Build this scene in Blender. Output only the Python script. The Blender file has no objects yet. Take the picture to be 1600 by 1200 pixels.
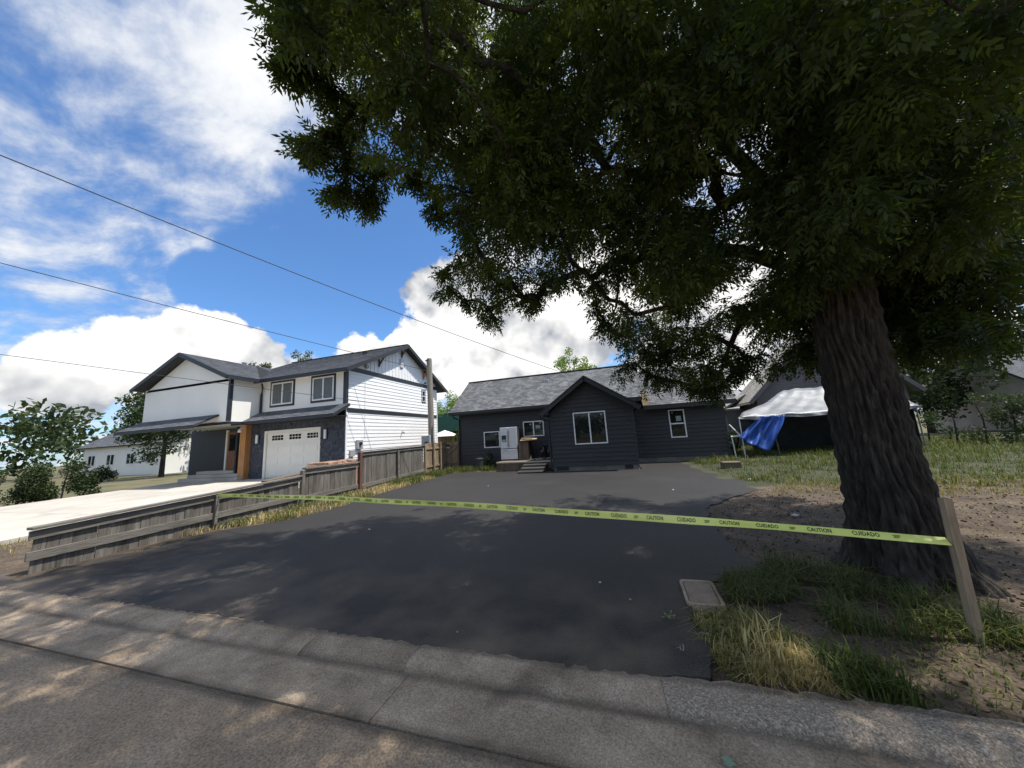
import bpy, math, random
import numpy as np
from mathutils import Vector, Matrix
random.seed(11)
C = bpy.context.scene.collection
SC = bpy.context.scene
EYE = 1.6
# ------------------------------------------------------------------ camera, sky, sun, exposure
cam = bpy.data.objects.new('camera', bpy.data.cameras.new('camera')); C.objects.link(cam)
cam.data.sensor_width = 36.0
cam.data.lens = 507.26 / 1600 * 36.0
cam.data.clip_start = 0.05; cam.data.clip_end = 2000
_R = Vector((0.95470244, 0.29157026, -0.05941407)); _U = Vector((0.10277218, -0.13571352, 0.98540333)); _F = Vector((-0.27925101, 0.94687308, 0.15953134))
cam.matrix_world = Matrix(((_R.x, _U.x, -_F.x, 0), (_R.y, _U.y, -_F.y, 0), (_R.z, _U.z, -_F.z, EYE), (0, 0, 0, 1)))
SC.camera = cam
SUN_DIR = Vector((0.41, 0.04, 0.91)).normalized()          # towards the sun: high, from the right
EL = math.asin(SUN_DIR.z); AZ = math.atan2(SUN_DIR.x, SUN_DIR.y)
sd = bpy.data.lights.new('sun', 'SUN'); sd.energy = 3.6; sd.angle = math.radians(0.6); sd.color = (1.0, 0.95, 0.87)
sun = bpy.data.objects.new('sun', sd); C.objects.link(sun)
sun.rotation_euler = SUN_DIR.to_track_quat('Z', 'Y').to_euler(); sun.location = (8, 0, 20)
SC.view_settings.view_transform = 'Standard'; SC.view_settings.look = 'None'
SC.view_settings.exposure = 0.75; SC.view_settings.gamma = 1.0
SC.view_settings.use_curve_mapping = False
SC.render.resolution_x = 1024; SC.render.resolution_y = 768

W = bpy.data.worlds.new('World'); SC.world = W; W.use_nodes = True
def build_sky():
    nt = W.node_tree; nt.nodes.clear(); N = nt.nodes.new; L = nt.links.new
    out = N('ShaderNodeOutputWorld')
    sky = N('ShaderNodeTexSky'); sky.sky_type = 'NISHITA'; sky.sun_disc = False
    sky.sun_elevation = EL; sky.sun_rotation = AZ; sky.air_density = 1.0; sky.dust_density = 0.6; sky.ozone_density = 2.5
    bs = N('ShaderNodeBackground'); bs.inputs[1].default_value = 0.092
    tint = N('ShaderNodeMix'); tint.data_type = 'RGBA'; tint.blend_type = 'MULTIPLY'; tint.inputs[0].default_value = 1
    L(sky.outputs[0], tint.inputs[6]); tint.inputs[7].default_value = (0.74, 1.05, 1.34, 1); L(tint.outputs[2], bs.inputs[0])
    tc = N('ShaderNodeTexCoord'); D = tc.outputs['Generated']
    def m(op, a, b=None, c=None, clamp=False):
        n = N('ShaderNodeMath'); n.operation = op; n.use_clamp = clamp
        for i, v in enumerate((a, b, c)):
            if v is None: continue
            if isinstance(v, (int, float)): n.inputs[i].default_value = v
            else: L(v, n.inputs[i])
        return n.outputs[0]
    def ss(v, lo, hi):
        n = N('ShaderNodeMapRange'); n.interpolation_type = 'SMOOTHSTEP'
        n.inputs[1].default_value = lo; n.inputs[2].default_value = hi; L(v, n.inputs[0]); return n.outputs[0]
    def noise(vec, scale, det, rough=0.55, dist=0.0):
        n = N('ShaderNodeTexNoise'); n.inputs['Scale'].default_value = scale; n.inputs['Detail'].default_value = det
        n.inputs['Roughness'].default_value = rough; n.inputs['Distortion'].default_value = dist; L(vec, n.inputs['Vector']); return n.outputs[0]
    def blobs(lst):
        acc = None
        for (x, y, z, r) in lst:
            v = Vector((x, y, z)).normalized()
            dp = N('ShaderNodeVectorMath'); dp.operation = 'DOT_PRODUCT'; L(D, dp.inputs[0]); dp.inputs[1].default_value = v
            k = 1 / (1 - math.cos(r))
            o = m('MULTIPLY_ADD', dp.outputs['Value'], k, 1 - k)   # 1 at the centre, 0 on the rim
            acc = o if acc is None else m('SMOOTH_MAX', acc, o, 0.15)
        return acc
    # heaped clouds low over the roofs
    cum = [(-0.420,0.813,0.403,0.141),(-0.505,0.810,0.298,0.084),(-0.376,0.886,0.270,0.176),(-0.209,0.940,0.270,0.212),(-0.032,0.945,0.325,0.155),(0.068,0.903,0.425,0.102),(0.007,0.868,0.497,0.068),(0.163,0.907,0.388,0.144),(0.286,0.921,0.264,0.131),(0.364,0.860,0.358,0.093),(0.410,0.901,0.142,0.076),(0.312,0.945,0.098,0.086),(-0.353,0.921,0.164,0.118),(-0.475,0.863,0.172,0.050),(-0.540,0.828,0.151,0.075),(-0.808,0.542,0.229,0.076),(-0.827,0.498,0.259,0.065),(-0.786,0.590,0.187,0.058),(-0.857,0.457,0.237,0.086),(-0.646,0.725,0.240,0.078),(-0.569,0.777,0.270,0.045),(-0.852,0.494,0.172,0.090),(0.163,0.968,0.189,0.115),(0.499,0.836,0.229,0.130),(0.585,0.805,0.099,0.116),(-0.896,0.396,0.201,0.088),(-0.936,0.318,0.153,0.083)]
    fb = blobs(cum)
    n1 = noise(D, 11.0, 9, 0.6); n2 = noise(D, 4.0, 4, 0.5)
    f = m('ADD', fb, m('MULTIPLY', m('SUBTRACT', n1, 0.5), 2.4)); f = m('ADD', f, m('MULTIPLY', m('SUBTRACT', n2, 0.5), 0.8))
    dcum = ss(f, 0.0, 0.30)
    # broken high layer, laid out on a flat deck; clear lane over the left roofs
    sx = N('ShaderNodeSeparateXYZ'); L(D, sx.inputs[0])
    zz = m('ADD', m('MAXIMUM', sx.outputs[2], 0.0), 0.12)
    cb = N('ShaderNodeCombineXYZ'); L(m('DIVIDE', sx.outputs[0], zz), cb.inputs[0]); L(m('DIVIDE', sx.outputs[1], zz), cb.inputs[1])
    mp = N('ShaderNodeMapping'); mp.inputs['Rotation'].default_value = (0, 0, 0.7); mp.inputs['Scale'].default_value = (1.0, 1.7, 1); L(cb.outputs[0], mp.inputs[0])
    a1 = noise(mp.outputs[0], 2.4, 9, 0.62, 0.2); a2 = noise(mp.outputs[0], 0.5, 3)
    clear = blobs([(-0.593,0.649,0.477,0.254),(-0.708,0.583,0.398,0.187),(-0.447,0.666,0.598,0.181),(-0.747,0.532,0.400,0.129),(-0.650,0.681,0.338,0.135),(-0.360,0.680,0.639,0.095),(-0.119,0.921,0.371,0.047),(-0.616,0.782,0.098,0.107),(-0.800,0.473,0.368,0.091)])
    g = m('ADD', a1, m('MULTIPLY', m('SUBTRACT', a2, 0.5), 0.5))
    g = m('SUBTRACT', g, m('MULTIPLY', m('MAXIMUM', clear, 0.0), 0.70))
    high = blobs([(-0.635,0.407,0.657,0.185),(-0.649,0.492,0.580,0.122),(-0.583,0.342,0.737,0.151),(-0.515,0.447,0.731,0.136),(-0.141,0.618,0.773,0.352),(0.258,0.683,0.683,0.293)])
    g = m('ADD', g, m('MULTIPLY', m('MAXIMUM', high, 0.0), 0.11))
    dalt = m('MULTIPLY', ss(g, 0.33, 0.66), 0.93)
    # cloud tone: bright sunward rims, greyer undersides
    off = N('ShaderNodeVectorMath'); off.operation = 'ADD'; L(D, off.inputs[0]); off.inputs[1].default_value = (-0.012, 0.0, 0.045)
    n1b = noise(off.outputs[0], 11.0, 5, 0.55)
    off2 = N('ShaderNodeVectorMath'); off2.operation = 'ADD'; L(D, off2.inputs[0]); off2.inputs[1].default_value = (-0.02, 0.0, 0.07)
    n2b = noise(off2.outputs[0], 4.0, 4, 0.5)
    rel = m('ADD', m('MULTIPLY', m('SUBTRACT', n1, n1b), 0.9), m('MULTIPLY', m('SUBTRACT', n2, n2b), 3.4))
    tone = m('ADD', 0.62, m('MULTIPLY', rel, 1.1)); tone = m('SUBTRACT', tone, m('MULTIPLY', ss(f, 0.5, 1.8), 0.34), None, True)
    cr = N('ShaderNodeValToRGB'); cr.color_ramp.elements[0].color = (0.36, 0.385, 0.43, 1); cr.color_ramp.elements[0].position = 0.1
    cr.color_ramp.elements[1].color = (0.98, 0.96, 0.93, 1); cr.color_ramp.elements[1].position = 0.75
    L(tone, cr.inputs[0])
    bc = N('ShaderNodeBackground'); bc.inputs[1].default_value = 0.73; L(cr.outputs[0], bc.inputs[0])
    cr2 = N('ShaderNodeValToRGB'); cr2.color_ramp.elements[0].color = (0.46, 0.53, 0.66, 1); cr2.color_ramp.elements[1].color = (0.92, 0.92, 0.91, 1)
    cr2.color_ramp.elements[0].position = 0.4; cr2.color_ramp.elements[1].position = 0.75
    L(g, cr2.inputs[0])
    ba = N('ShaderNodeBackground'); ba.inputs[1].default_value = 0.70; L(cr2.outputs[0], ba.inputs[0])
    mx1 = N('ShaderNodeMixShader'); L(dalt, mx1.inputs[0]); L(bs.outputs[0], mx1.inputs[1]); L(ba.outputs[0], mx1.inputs[2])
    mx2 = N('ShaderNodeMixShader'); L(dcum, mx2.inputs[0]); L(mx1.outputs[0], mx2.inputs[1]); L(bc.outputs[0], mx2.inputs[2])
    L(mx2.outputs[0], out.inputs[0])
build_sky()

# ------------------------------------------------------------------ helpers
ORG = {}
def tag(o, label=None, cat=None, group=None, kind=None):
    if label: o['label'] = label
    if cat: o['category'] = cat
    if group: o['group'] = group
    if kind: o['kind'] = kind
    return o
def thing(name, label, cat, loc=(0, 0, 0), group=None):
    o = bpy.data.objects.new(name, None); C.objects.link(o); o.location = loc; o.empty_display_size = 0.2
    ORG[o.name] = Vector(loc)
    return tag(o, label, cat, group)
class MB:
    def __init__(s): s.v = []; s.f = []; s.uv = []
    def face(s, pts, uv=None):
        n = len(s.v); s.v += [tuple(p) for p in pts]; s.f.append(tuple(range(n, n + len(pts))))
        s.uv += list(uv) if uv else [(0, 0)] * len(pts)
    def obb(s, c, ax, ay, az):
        c = Vector(c); ax = Vector(ax); ay = Vector(ay); az = Vector(az); n = len(s.v)
        for k in (-1, 1):
            for j in (-1, 1):
                for i in (-1, 1): s.v.append(tuple(c + ax * i + ay * j + az * k))
        for q in ((0, 2, 3, 1), (4, 5, 7, 6), (0, 1, 5, 4), (2, 6, 7, 3), (0, 4, 6, 2), (1, 3, 7, 5)):
            s.f.append(tuple(n + i for i in q)); s.uv += [(0, 0)] * 4
    def box(s, x0, x1, y0, y1, z0, z1):
        s.obb(((x0 + x1) / 2, (y0 + y1) / 2, (z0 + z1) / 2), ((x1 - x0) / 2, 0, 0), (0, (y1 - y0) / 2, 0), (0, 0, (z1 - z0) / 2))
    def bar(s, p, q, w, h, up=(0, 0, 1)):
        p = Vector(p); q = Vector(q); d = q - p; L = d.length; d.normalize(); u = Vector(up); r = d.cross(u).normalized(); u = r.cross(d)
        s.obb((p + q) / 2, d * (L / 2), r * (w / 2), u * (h / 2))
    def tube(s, pts, rad, n=8, cap=True):
        pts = [Vector(p) for p in pts]
        if not isinstance(rad, (list, tuple)): rad = [rad] * len(pts)
        base = len(s.v); ref = Vector((0, 0, 1))
        for i, p in enumerate(pts):
            d = (pts[min(i + 1, len(pts) - 1)] - pts[max(i - 1, 0)]).normalized()
            a = d.cross(ref if abs(d.z) < 0.95 else Vector((1, 0, 0))).normalized(); b = d.cross(a)
            for k in range(n):
                t = 2 * math.pi * k / n; s.v.append(tuple(p + (a * math.cos(t) + b * math.sin(t)) * rad[i]))
        for i in range(len(pts) - 1):
            for k in range(n):
                k2 = (k + 1) % n
                s.f.append((base + i * n + k, base + i * n + k2, base + (i + 1) * n + k2, base + (i + 1) * n + k)); s.uv += [(0, 0)] * 4
        if cap:
            s.f.append(tuple(base + k for k in range(n))); s.uv += [(0, 0)] * n
            s.f.append(tuple(base + (len(pts) - 1) * n + n - 1 - k for k in range(n))); s.uv += [(0, 0)] * n
    def prism(s, loop, d):
        loop = [Vector(p) for p in loop]; d = Vector(d); n = len(loop); b = len(s.v)
        s.v += [tuple(p) for p in loop] + [tuple(p + d) for p in loop]
        s.f.append(tuple(range(b, b + n))); s.f.append(tuple(b + n + n - 1 - i for i in range(n))); s.uv += [(0, 0)] * (2 * n)
        for i in range(n):
            j = (i + 1) % n; s.f.append((b + i, b + n + i, b + n + j, b + j)); s.uv += [(0, 0)] * 4
    def lathe(s, c, prof, n=14):
        c = Vector(c); b = len(s.v)
        for (r, z) in prof:
            for k in range(n):
                t = 2 * math.pi * k / n; s.v.append((c.x + r * math.cos(t), c.y + r * math.sin(t), c.z + z))
        for i in range(len(prof) - 1):
            for k in range(n):
                k2 = (k + 1) % n; s.f.append((b + i * n + k, b + i * n + k2, b + (i + 1) * n + k2, b + (i + 1) * n + k)); s.uv += [(0, 0)] * 4
    def build(s, name, mat, parent=None, smooth=False, bevel=0, kind=None, label=None, fix=True):
        me = bpy.data.meshes.new(name); org = Vector((0, 0, 0))
        if parent is not None: org = ORG[parent.name]
        me.from_pydata([tuple(Vector(p) - org) for p in s.v], [], s.f)
        u = me.uv_layers.new(name='UVMap'); u.data.foreach_set('uv', np.array(s.uv, dtype=np.float32).ravel())
        if fix:
            import bmesh
            bm = bmesh.new(); bm.from_mesh(me); bmesh.ops.recalc_face_normals(bm, faces=bm.faces)
            if bevel: bmesh.ops.bevel(bm, geom=[e for e in bm.edges if e.is_manifold], offset=bevel, segments=1, affect='EDGES')
            bm.to_mesh(me); bm.free()
        me.materials.append(mat)
        if smooth: me.polygons.foreach_set('use_smooth', [True] * len(me.polygons))
        o = bpy.data.objects.new(name, me); C.objects.link(o)
        if parent is not None: o.parent = parent
        ORG[o.name] = org
        if kind: o['kind'] = kind
        if label: o['label'] = label
        return o
def np_mesh(name, verts, faces, mat, parent=None, tint=None, kind=None, smooth=False):
    org = np.array(ORG[parent.name]) if parent is not None else np.zeros(3)
    me = bpy.data.meshes.new(name); k = faces.shape[1]
    me.vertices.add(len(verts)); me.vertices.foreach_set('co', (verts - org).astype(np.float32).ravel())
    me.loops.add(faces.size); me.loops.foreach_set('vertex_index', faces.astype(np.int32).ravel())
    me.polygons.add(len(faces)); me.polygons.foreach_set('loop_start', np.arange(0, faces.size, k, dtype=np.int32))
    if tint is not None:
        a = me.attributes.new('tint', 'FLOAT', 'POINT'); a.data.foreach_set('value', tint.astype(np.float32))
    me.update(calc_edges=True); me.materials.append(mat)
    if smooth: me.polygons.foreach_set('use_smooth', [True] * len(me.polygons))
    o = bpy.data.objects.new(name, me); C.objects.link(o)
    if parent is not None: o.parent = parent
    ORG[o.name] = Vector(org)
    if kind: o['kind'] = kind
    return o
def shared(name, src, parent, loc=(0, 0, 0), rot=(0, 0, 0)):      # another object on the same mesh
    o = bpy.data.objects.new(name, src.data); C.objects.link(o); o.parent = parent; o.location = loc; o.rotation_euler = rot; return o

# ------------------------------------------------------------------ materials
def M(name, ramp, scale=5, rough=0.8, detail=4, bump=0, bscale=40, stretch=(1, 1, 1), metal=0, spec=0.5, rand=0, rand_hue=0, fine=0, fscale=200, patches=None, coat=0):
    """noise coloured principled material in object space; ramp = list of colours"""
    m = bpy.data.materials.new(name); m.use_nodes = True; nt = m.node_tree; N = nt.nodes.new; L = nt.links.new
    p = nt.nodes['Principled BSDF']; tc = N('ShaderNodeTexCoord'); mp = N('ShaderNodeMapping'); mp.inputs['Scale'].default_value = stretch
    L(tc.outputs['Object'], mp.inputs[0]); vec = mp.outputs[0]
    if rand:
        oi = N('ShaderNodeObjectInfo'); ad = N('ShaderNodeVectorMath'); ad.operation = 'ADD'; ml = N('ShaderNodeMath'); ml.operation = 'MULTIPLY'; ml.inputs[1].default_value = 37.0
        L(oi.outputs['Random'], ml.inputs[0]); L(mp.outputs[0], ad.inputs[0]); L(ml.outputs[0], ad.inputs[1]); vec = ad.outputs[0]
    n = N('ShaderNodeTexNoise'); n.inputs['Scale'].default_value = scale; n.inputs['Detail'].default_value = detail; n.inputs['Roughness'].default_value = 0.6; L(vec, n.inputs['Vector'])
    cr = N('ShaderNodeValToRGB'); e = cr.color_ramp.elements
    lo, hi = 0.32, 0.68
    e[0].position = lo; e[1].position = hi; e[0].color = (*ramp[0], 1); e[1].color = (*ramp[-1], 1)
    for i, c in enumerate(ramp[1:-1]): x = e.new(lo + (hi - lo) * (i + 1) / (len(ramp) - 1)); x.color = (*c, 1)
    L(n.outputs[0], cr.inputs[0]); col = cr.outputs[0]
    if patches:
        for (c, sc, th, amt) in patches:
            n3 = N('ShaderNodeTexNoise'); n3.inputs['Scale'].default_value = sc; n3.inputs['Detail'].default_value = 6; L(vec, n3.inputs['Vector'])
            mr = N('ShaderNodeMapRange'); mr.inputs[1].default_value = th; mr.inputs[2].default_value = th + 0.14; mr.inputs[4].default_value = amt; L(n3.outputs[0], mr.inputs[0])
            mx = N('ShaderNodeMix'); mx.data_type = 'RGBA'; L(mr.outputs[0], mx.inputs[0]); L(col, mx.inputs[6]); mx.inputs[7].default_value = (*c, 1); col = mx.outputs[2]
    if fine:
        n2 = N('ShaderNodeTexNoise'); n2.inputs['Scale'].default_value = fscale; n2.inputs['Detail'].default_value = 2; L(tc.outputs['Object'], n2.inputs['Vector'])
        mr = N('ShaderNodeMapRange'); mr.inputs[1].default_value = 0.3; mr.inputs[2].default_value = 0.7; mr.inputs[3].default_value = 1 - fine; mr.inputs[4].default_value = 1 + fine; L(n2.outputs[0], mr.inputs[0])
        mx = N('ShaderNodeVectorMath'); mx.operation = 'SCALE'; L(col, mx.inputs[0]); L(mr.outputs[0], mx.inputs['Scale']); col = mx.outputs[0]
    if rand:
        mr = N('ShaderNodeMapRange'); mr.inputs[3].default_value = 1 - rand; mr.inputs[4].default_value = 1 + rand; L(oi.outputs['Random'], mr.inputs[0])
        mx = N('ShaderNodeVectorMath'); mx.operation = 'SCALE'; L(col, mx.inputs[0]); L(mr.outputs[0], mx.inputs['Scale']); col = mx.outputs[0]
    L(col, p.inputs['Base Color'])
    p.inputs['Roughness'].default_value = rough; p.inputs['Metallic'].default_value = metal; p.inputs['Specular IOR Level'].default_value = spec
    if coat: p.inputs['Coat Weight'].default_value = coat
    if bump:
        n4 = N('ShaderNodeTexNoise'); n4.inputs['Scale'].default_value = bscale; n4.inputs['Detail'].default_value = 4; L(vec, n4.inputs['Vector'])
        b = N('ShaderNodeBump'); b.inputs['Strength'].default_value = bump; b.inputs['Distance'].default_value = 0.02; L(n4.outputs[0], b.inputs['Height']); L(b.outputs[0], p.inputs['Normal'])
    return m
def flat(name, c, rough=0.6, metal=0, var=0.08, **k):
    a = tuple(x * (1 - var) for x in c); b = tuple(x * (1 + var) for x in c)
    return M(name, [a, b], scale=3, rough=rough, metal=metal, **k)
def shingle_mat(name, cols):
    m = bpy.data.materials.new(name); m.use_nodes = True; nt = m.node_tree; N = nt.nodes.new; L = nt.links.new; p = nt.nodes['Principled BSDF']
    uv = N('ShaderNodeUVMap'); br = N('ShaderNodeTexBrick'); br.offset = 0.37; br.inputs['Scale'].default_value = 1; br.inputs['Brick Width'].default_value = 0.22; br.inputs['Row Height'].default_value = 0.14
    br.inputs['Mortar Size'].default_value = 0.004; br.inputs['Bias'].default_value = -0.1
    br.inputs['Color1'].default_value = (*cols[0], 1); br.inputs['Color2'].default_value = (*cols[1], 1); br.inputs['Mortar'].default_value = (*[c * 0.6 for c in cols[0]], 1)
    L(uv.outputs[0], br.inputs[0])
    n = N('ShaderNodeTexNoise'); n.inputs['Scale'].default_value = 1.1; n.inputs['Detail'].default_value = 7; L(uv.outputs[0], n.inputs['Vector'])
    n2 = N('ShaderNodeTexNoise'); n2.inputs['Scale'].default_value = 22; n2.inputs['Detail'].default_value = 3; L(uv.outputs[0], n2.inputs['Vector'])
    mr = N('ShaderNodeMapRange'); mr.inputs[1].default_value = 0.3; mr.inputs[2].default_value = 0.7; mr.inputs[3].default_value = 0.78; mr.inputs[4].default_value = 1.2; L(n.outputs[0], mr.inputs[0])
    mr2 = N('ShaderNodeMapRange'); mr2.inputs[1].default_value = 0.3; mr2.inputs[2].default_value = 0.7; mr2.inputs[3].default_value = 0.6; mr2.inputs[4].default_value = 1.4; L(n2.outputs[0], mr2.inputs[0])
    s1 = N('ShaderNodeVectorMath'); s1.operation = 'SCALE'; L(br.outputs[0], s1.inputs[0]); L(mr.outputs[0], s1.inputs['Scale'])
    s2 = N('ShaderNodeVectorMath'); s2.operation = 'SCALE'; L(s1.outputs[0], s2.inputs[0]); L(mr2.outputs[0], s2.inputs['Scale'])
    L(s2.outputs[0], p.inputs['Base Color']); p.inputs['Roughness'].default_value = 0.9
    return m
def leaf_mat(name, stops, trans=0.35, rough=0.5):
    m = bpy.data.materials.new(name); m.use_nodes = True; nt = m.node_tree; N = nt.nodes.new; L = nt.links.new
    p = nt.nodes['Principled BSDF']; at = N('ShaderNodeAttribute'); at.attribute_name = 'tint'
    cr = N('ShaderNodeValToRGB'); e = cr.color_ramp.elements
    e[0].position = 0; e[1].position = 1; e[0].color = (*stops[0], 1); e[1].color = (*stops[-1], 1)
    for i, c in enumerate(stops[1:-1]): x = e.new((i + 1) / (len(stops) - 1)); x.color = (*c, 1)
    L(at.outputs['Fac'], cr.inputs[0]); L(cr.outputs[0], p.inputs['Base Color']); p.inputs['Roughness'].default_value = rough; p.inputs['Specular IOR Level'].default_value = 0.2
    tr = N('ShaderNodeBsdfTranslucent'); sc = N('ShaderNodeVectorMath'); sc.operation = 'MULTIPLY'; sc.inputs[1].default_value = (1.5, 1.5, 0.6); L(cr.outputs[0], sc.inputs[0]); L(sc.outputs[0], tr.inputs[0])
    mx = N('ShaderNodeMixShader'); mx.inputs[0].default_value = trans; L(p.outputs[0], mx.inputs[1]); L(tr.outputs[0], mx.inputs[2])
    L(mx.outputs[0], nt.nodes['Material Output'].inputs[0])
    return m
def glass_mat(name, c=(0.012, 0.014, 0.014), rough=0.03, spec=0.4):
    m = bpy.data.materials.new(name); m.use_nodes = True; p = m.node_tree.nodes['Principled BSDF']
    N = m.node_tree.nodes.new; L = m.node_tree.links.new
    tc = N('ShaderNodeTexCoord'); n = N('ShaderNodeTexNoise'); n.inputs['Scale'].default_value = 1.3; L(tc.outputs['Object'], n.inputs['Vector'])
    b = N('ShaderNodeBump'); b.inputs['Strength'].default_value = 0.05; L(n.outputs[0], b.inputs['Height']); L(b.outputs[0], p.inputs['Normal'])
    p.inputs['Base Color'].default_value = (*c, 1); p.inputs['Roughness'].default_value = rough; p.inputs['Specular IOR Level'].default_value = spec
    return m

def add_gutter_dirt(m, lines):      # silt lying in the gutter and along the joints with the street
    nt = m.node_tree; N = nt.nodes.new; L = nt.links.new; p = nt.nodes['Principled BSDF']
    tc = N('ShaderNodeTexCoord'); s = N('ShaderNodeSeparateXYZ'); L(tc.outputs['Object'], s.inputs[0])
    n = N('ShaderNodeTexNoise'); n.inputs['Scale'].default_value = 1.7; n.inputs['Detail'].default_value = 9; L(tc.outputs['Object'], n.inputs['Vector'])
    for y0, w, amt in lines:
        src = p.inputs['Base Color'].links[0].from_socket
        a = N('ShaderNodeMath'); a.operation = 'SUBTRACT'; L(s.outputs[1], a.inputs[0]); a.inputs[1].default_value = y0
        b = N('ShaderNodeMath'); b.operation = 'ABSOLUTE'; L(a.outputs[0], b.inputs[0])
        mr = N('ShaderNodeMapRange'); mr.inputs[1].default_value = w; mr.inputs[2].default_value = w * .2; L(b.outputs[0], mr.inputs[0])
        m2 = N('ShaderNodeMapRange'); m2.inputs[1].default_value = 0.36; m2.inputs[2].default_value = 0.6; m2.inputs[3].default_value = .6 * amt; m2.inputs[4].default_value = amt; L(n.outputs[0], m2.inputs[0])
        mu = N('ShaderNodeMath'); mu.operation = 'MULTIPLY'; L(mr.outputs[0], mu.inputs[0]); L(m2.outputs[0], mu.inputs[1])
        mx = N('ShaderNodeMix'); mx.data_type = 'RGBA'; L(mu.outputs[0], mx.inputs[0]); L(src, mx.inputs[6]); mx.inputs[7].default_value = (0.045, 0.033, 0.023, 1); L(mx.outputs[2], p.inputs['Base Color'])
m_asph = M('driveway_asphalt', [(0.0245, 0.0222, 0.0208), (0.031, 0.0285, 0.027)], scale=0.7, rough=0.68, detail=8, bump=0.7, bscale=75, fine=0.55, fscale=62, spec=0.35,
           patches=[((0.052, 0.047, 0.043), 0.5, 0.5, 0.25), ((0.06, 0.055, 0.05), 9, 0.66, 0.25)])
def add_dust(m):      # street dust trodden onto the new asphalt beside the kerb
    nt = m.node_tree; N = nt.nodes.new; L = nt.links.new; p = nt.nodes['Principled BSDF']; src = p.inputs['Base Color'].links[0].from_socket
    tc = N('ShaderNodeTexCoord'); s = N('ShaderNodeSeparateXYZ'); L(tc.outputs['Object'], s.inputs[0])
    mr = N('ShaderNodeMapRange'); mr.inputs[1].default_value = 4.3; mr.inputs[2].default_value = 2.3; mr.inputs[3].default_value = 0; mr.inputs[4].default_value = 0.75; L(s.outputs[1], mr.inputs[0])
    n = N('ShaderNodeTexNoise'); n.inputs['Scale'].default_value = 1.4; n.inputs['Detail'].default_value = 6; L(tc.outputs['Object'], n.inputs['Vector'])
    m2 = N('ShaderNodeMapRange'); m2.inputs[1].default_value = 0.4; m2.inputs[2].default_value = 0.68; L(n.outputs[0], m2.inputs[0])
    mu = N('ShaderNodeMath'); mu.operation = 'MULTIPLY'; L(mr.outputs[0], mu.inputs[0]); L(m2.outputs[0], mu.inputs[1])
    mx = N('ShaderNodeMix'); mx.data_type = 'RGBA'; L(mu.outputs[0], mx.inputs[0]); L(src, mx.inputs[6]); mx.inputs[7].default_value = (0.21, 0.16, 0.115, 1); L(mx.outputs[2], p.inputs['Base Color'])
add_dust(m_asph)
m_road = M('worn_road', [(0.245, 0.182, 0.12), (0.315, 0.237, 0.16), (0.385, 0.293, 0.205)], scale=1.6, rough=0.9, detail=9, bump=0.7, bscale=70, fine=0.4, fscale=75, patches=[((0.10, 0.08, 0.06), 0.8, 0.55, 0.5)])
m_curb = M('worn_concrete', [(0.25, 0.187, 0.125), (0.34, 0.26, 0.18), (0.44, 0.345, 0.248)], scale=3.5, rough=0.9, detail=9, bump=0.7, bscale=60, fine=0.35, fscale=90, rand=0.08, patches=[((0.085, 0.064, 0.046), 2.2, 0.56, 0.6)])
m_curb_rough = M('exposed_aggregate', [(0.24, 0.185, 0.13), (0.34, 0.27, 0.195), (0.52, 0.43, 0.33)], scale=60, rough=0.95, detail=5, bump=1.0, bscale=55, fine=0.3, fscale=120)
add_gutter_dirt(m_curb, ((2.255, .06, .6), (1.86, .05, .5), (2.52, .05, .6))); add_gutter_dirt(m_curb_rough, ((2.255, .06, .6), (2.54, .06, .5))); add_gutter_dirt(m_road, ((1.83, .06, .7),))
m_conc = M('pale_concrete', [(0.42, 0.385, 0.33), (0.54, 0.50, 0.435)], scale=0.9, rough=0.85, detail=9, fine=0.12, rand=0.06, patches=[((0.27, 0.24, 0.20), 0.8, 0.57, 0.5)])
m_soil = M('bare_soil', [(0.052, 0.036, 0.022), (0.085, 0.061, 0.040), (0.135, 0.10, 0.068)], scale=2.2, rough=1.0, detail=10, bump=1.0, bscale=28, fine=0.45, fscale=45)
m_ground = M('dry_ground', [(0.06, 0.07, 0.03), (0.12, 0.11, 0.055), (0.17, 0.14, 0.085)], scale=0.5, rough=1.0, detail=8, bump=0.8, bscale=20)
m_lawn = M('lawn_earth', [(0.022, 0.030, 0.010), (0.042, 0.047, 0.019), (0.07, 0.06, 0.035)], scale=1.6, rough=1.0, detail=9, bump=1.0, bscale=20, fine=0.4, fscale=40)
m_char = M('charcoal_paint', [(0.026, 0.026, 0.027), (0.034, 0.034, 0.035)], scale=1.2, rough=0.6, detail=5, bump=0.08, bscale=60, stretch=(1, 1, 4))
m_chart = flat('charcoal_trim', (0.026, 0.028, 0.031), 0.5)
m_black = flat('black_metal', (0.014, 0.014, 0.016), 0.4)
m_white_lap = M('white_siding', [(0.80, 0.80, 0.79), (0.86, 0.86, 0.85)], scale=0.8, rough=0.6, detail=5, bump=0.05, bscale=80)
m_cream = M('cream_panel', [(0.80, 0.79, 0.74), (0.85, 0.84, 0.79)], scale=0.7, rough=0.6, detail=5)
m_trim = flat('dark_trim', (0.022, 0.025, 0.032), 0.5)
m_vinyl = flat('white_vinyl', (0.80, 0.80, 0.80), 0.4, var=0.02)
m_garage = M('garage_door_paint', [(0.80, 0.77, 0.69), (0.84, 0.81, 0.73)], scale=0.8, rough=0.5)
m_stone = M('ledger_stone', [(0.02, 0.024, 0.034), (0.048, 0.055, 0.074), (0.09, 0.10, 0.125)], scale=7, rough=0.7, detail=6, bump=0.5, bscale=30)
m_shing = shingle_mat('grey_shingles', [(0.085, 0.088, 0.092), (0.19, 0.195, 0.20)])
m_shing2 = shingle_mat('dark_shingles', [(0.075, 0.08, 0.092), (0.135, 0.142, 0.155)])
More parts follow.
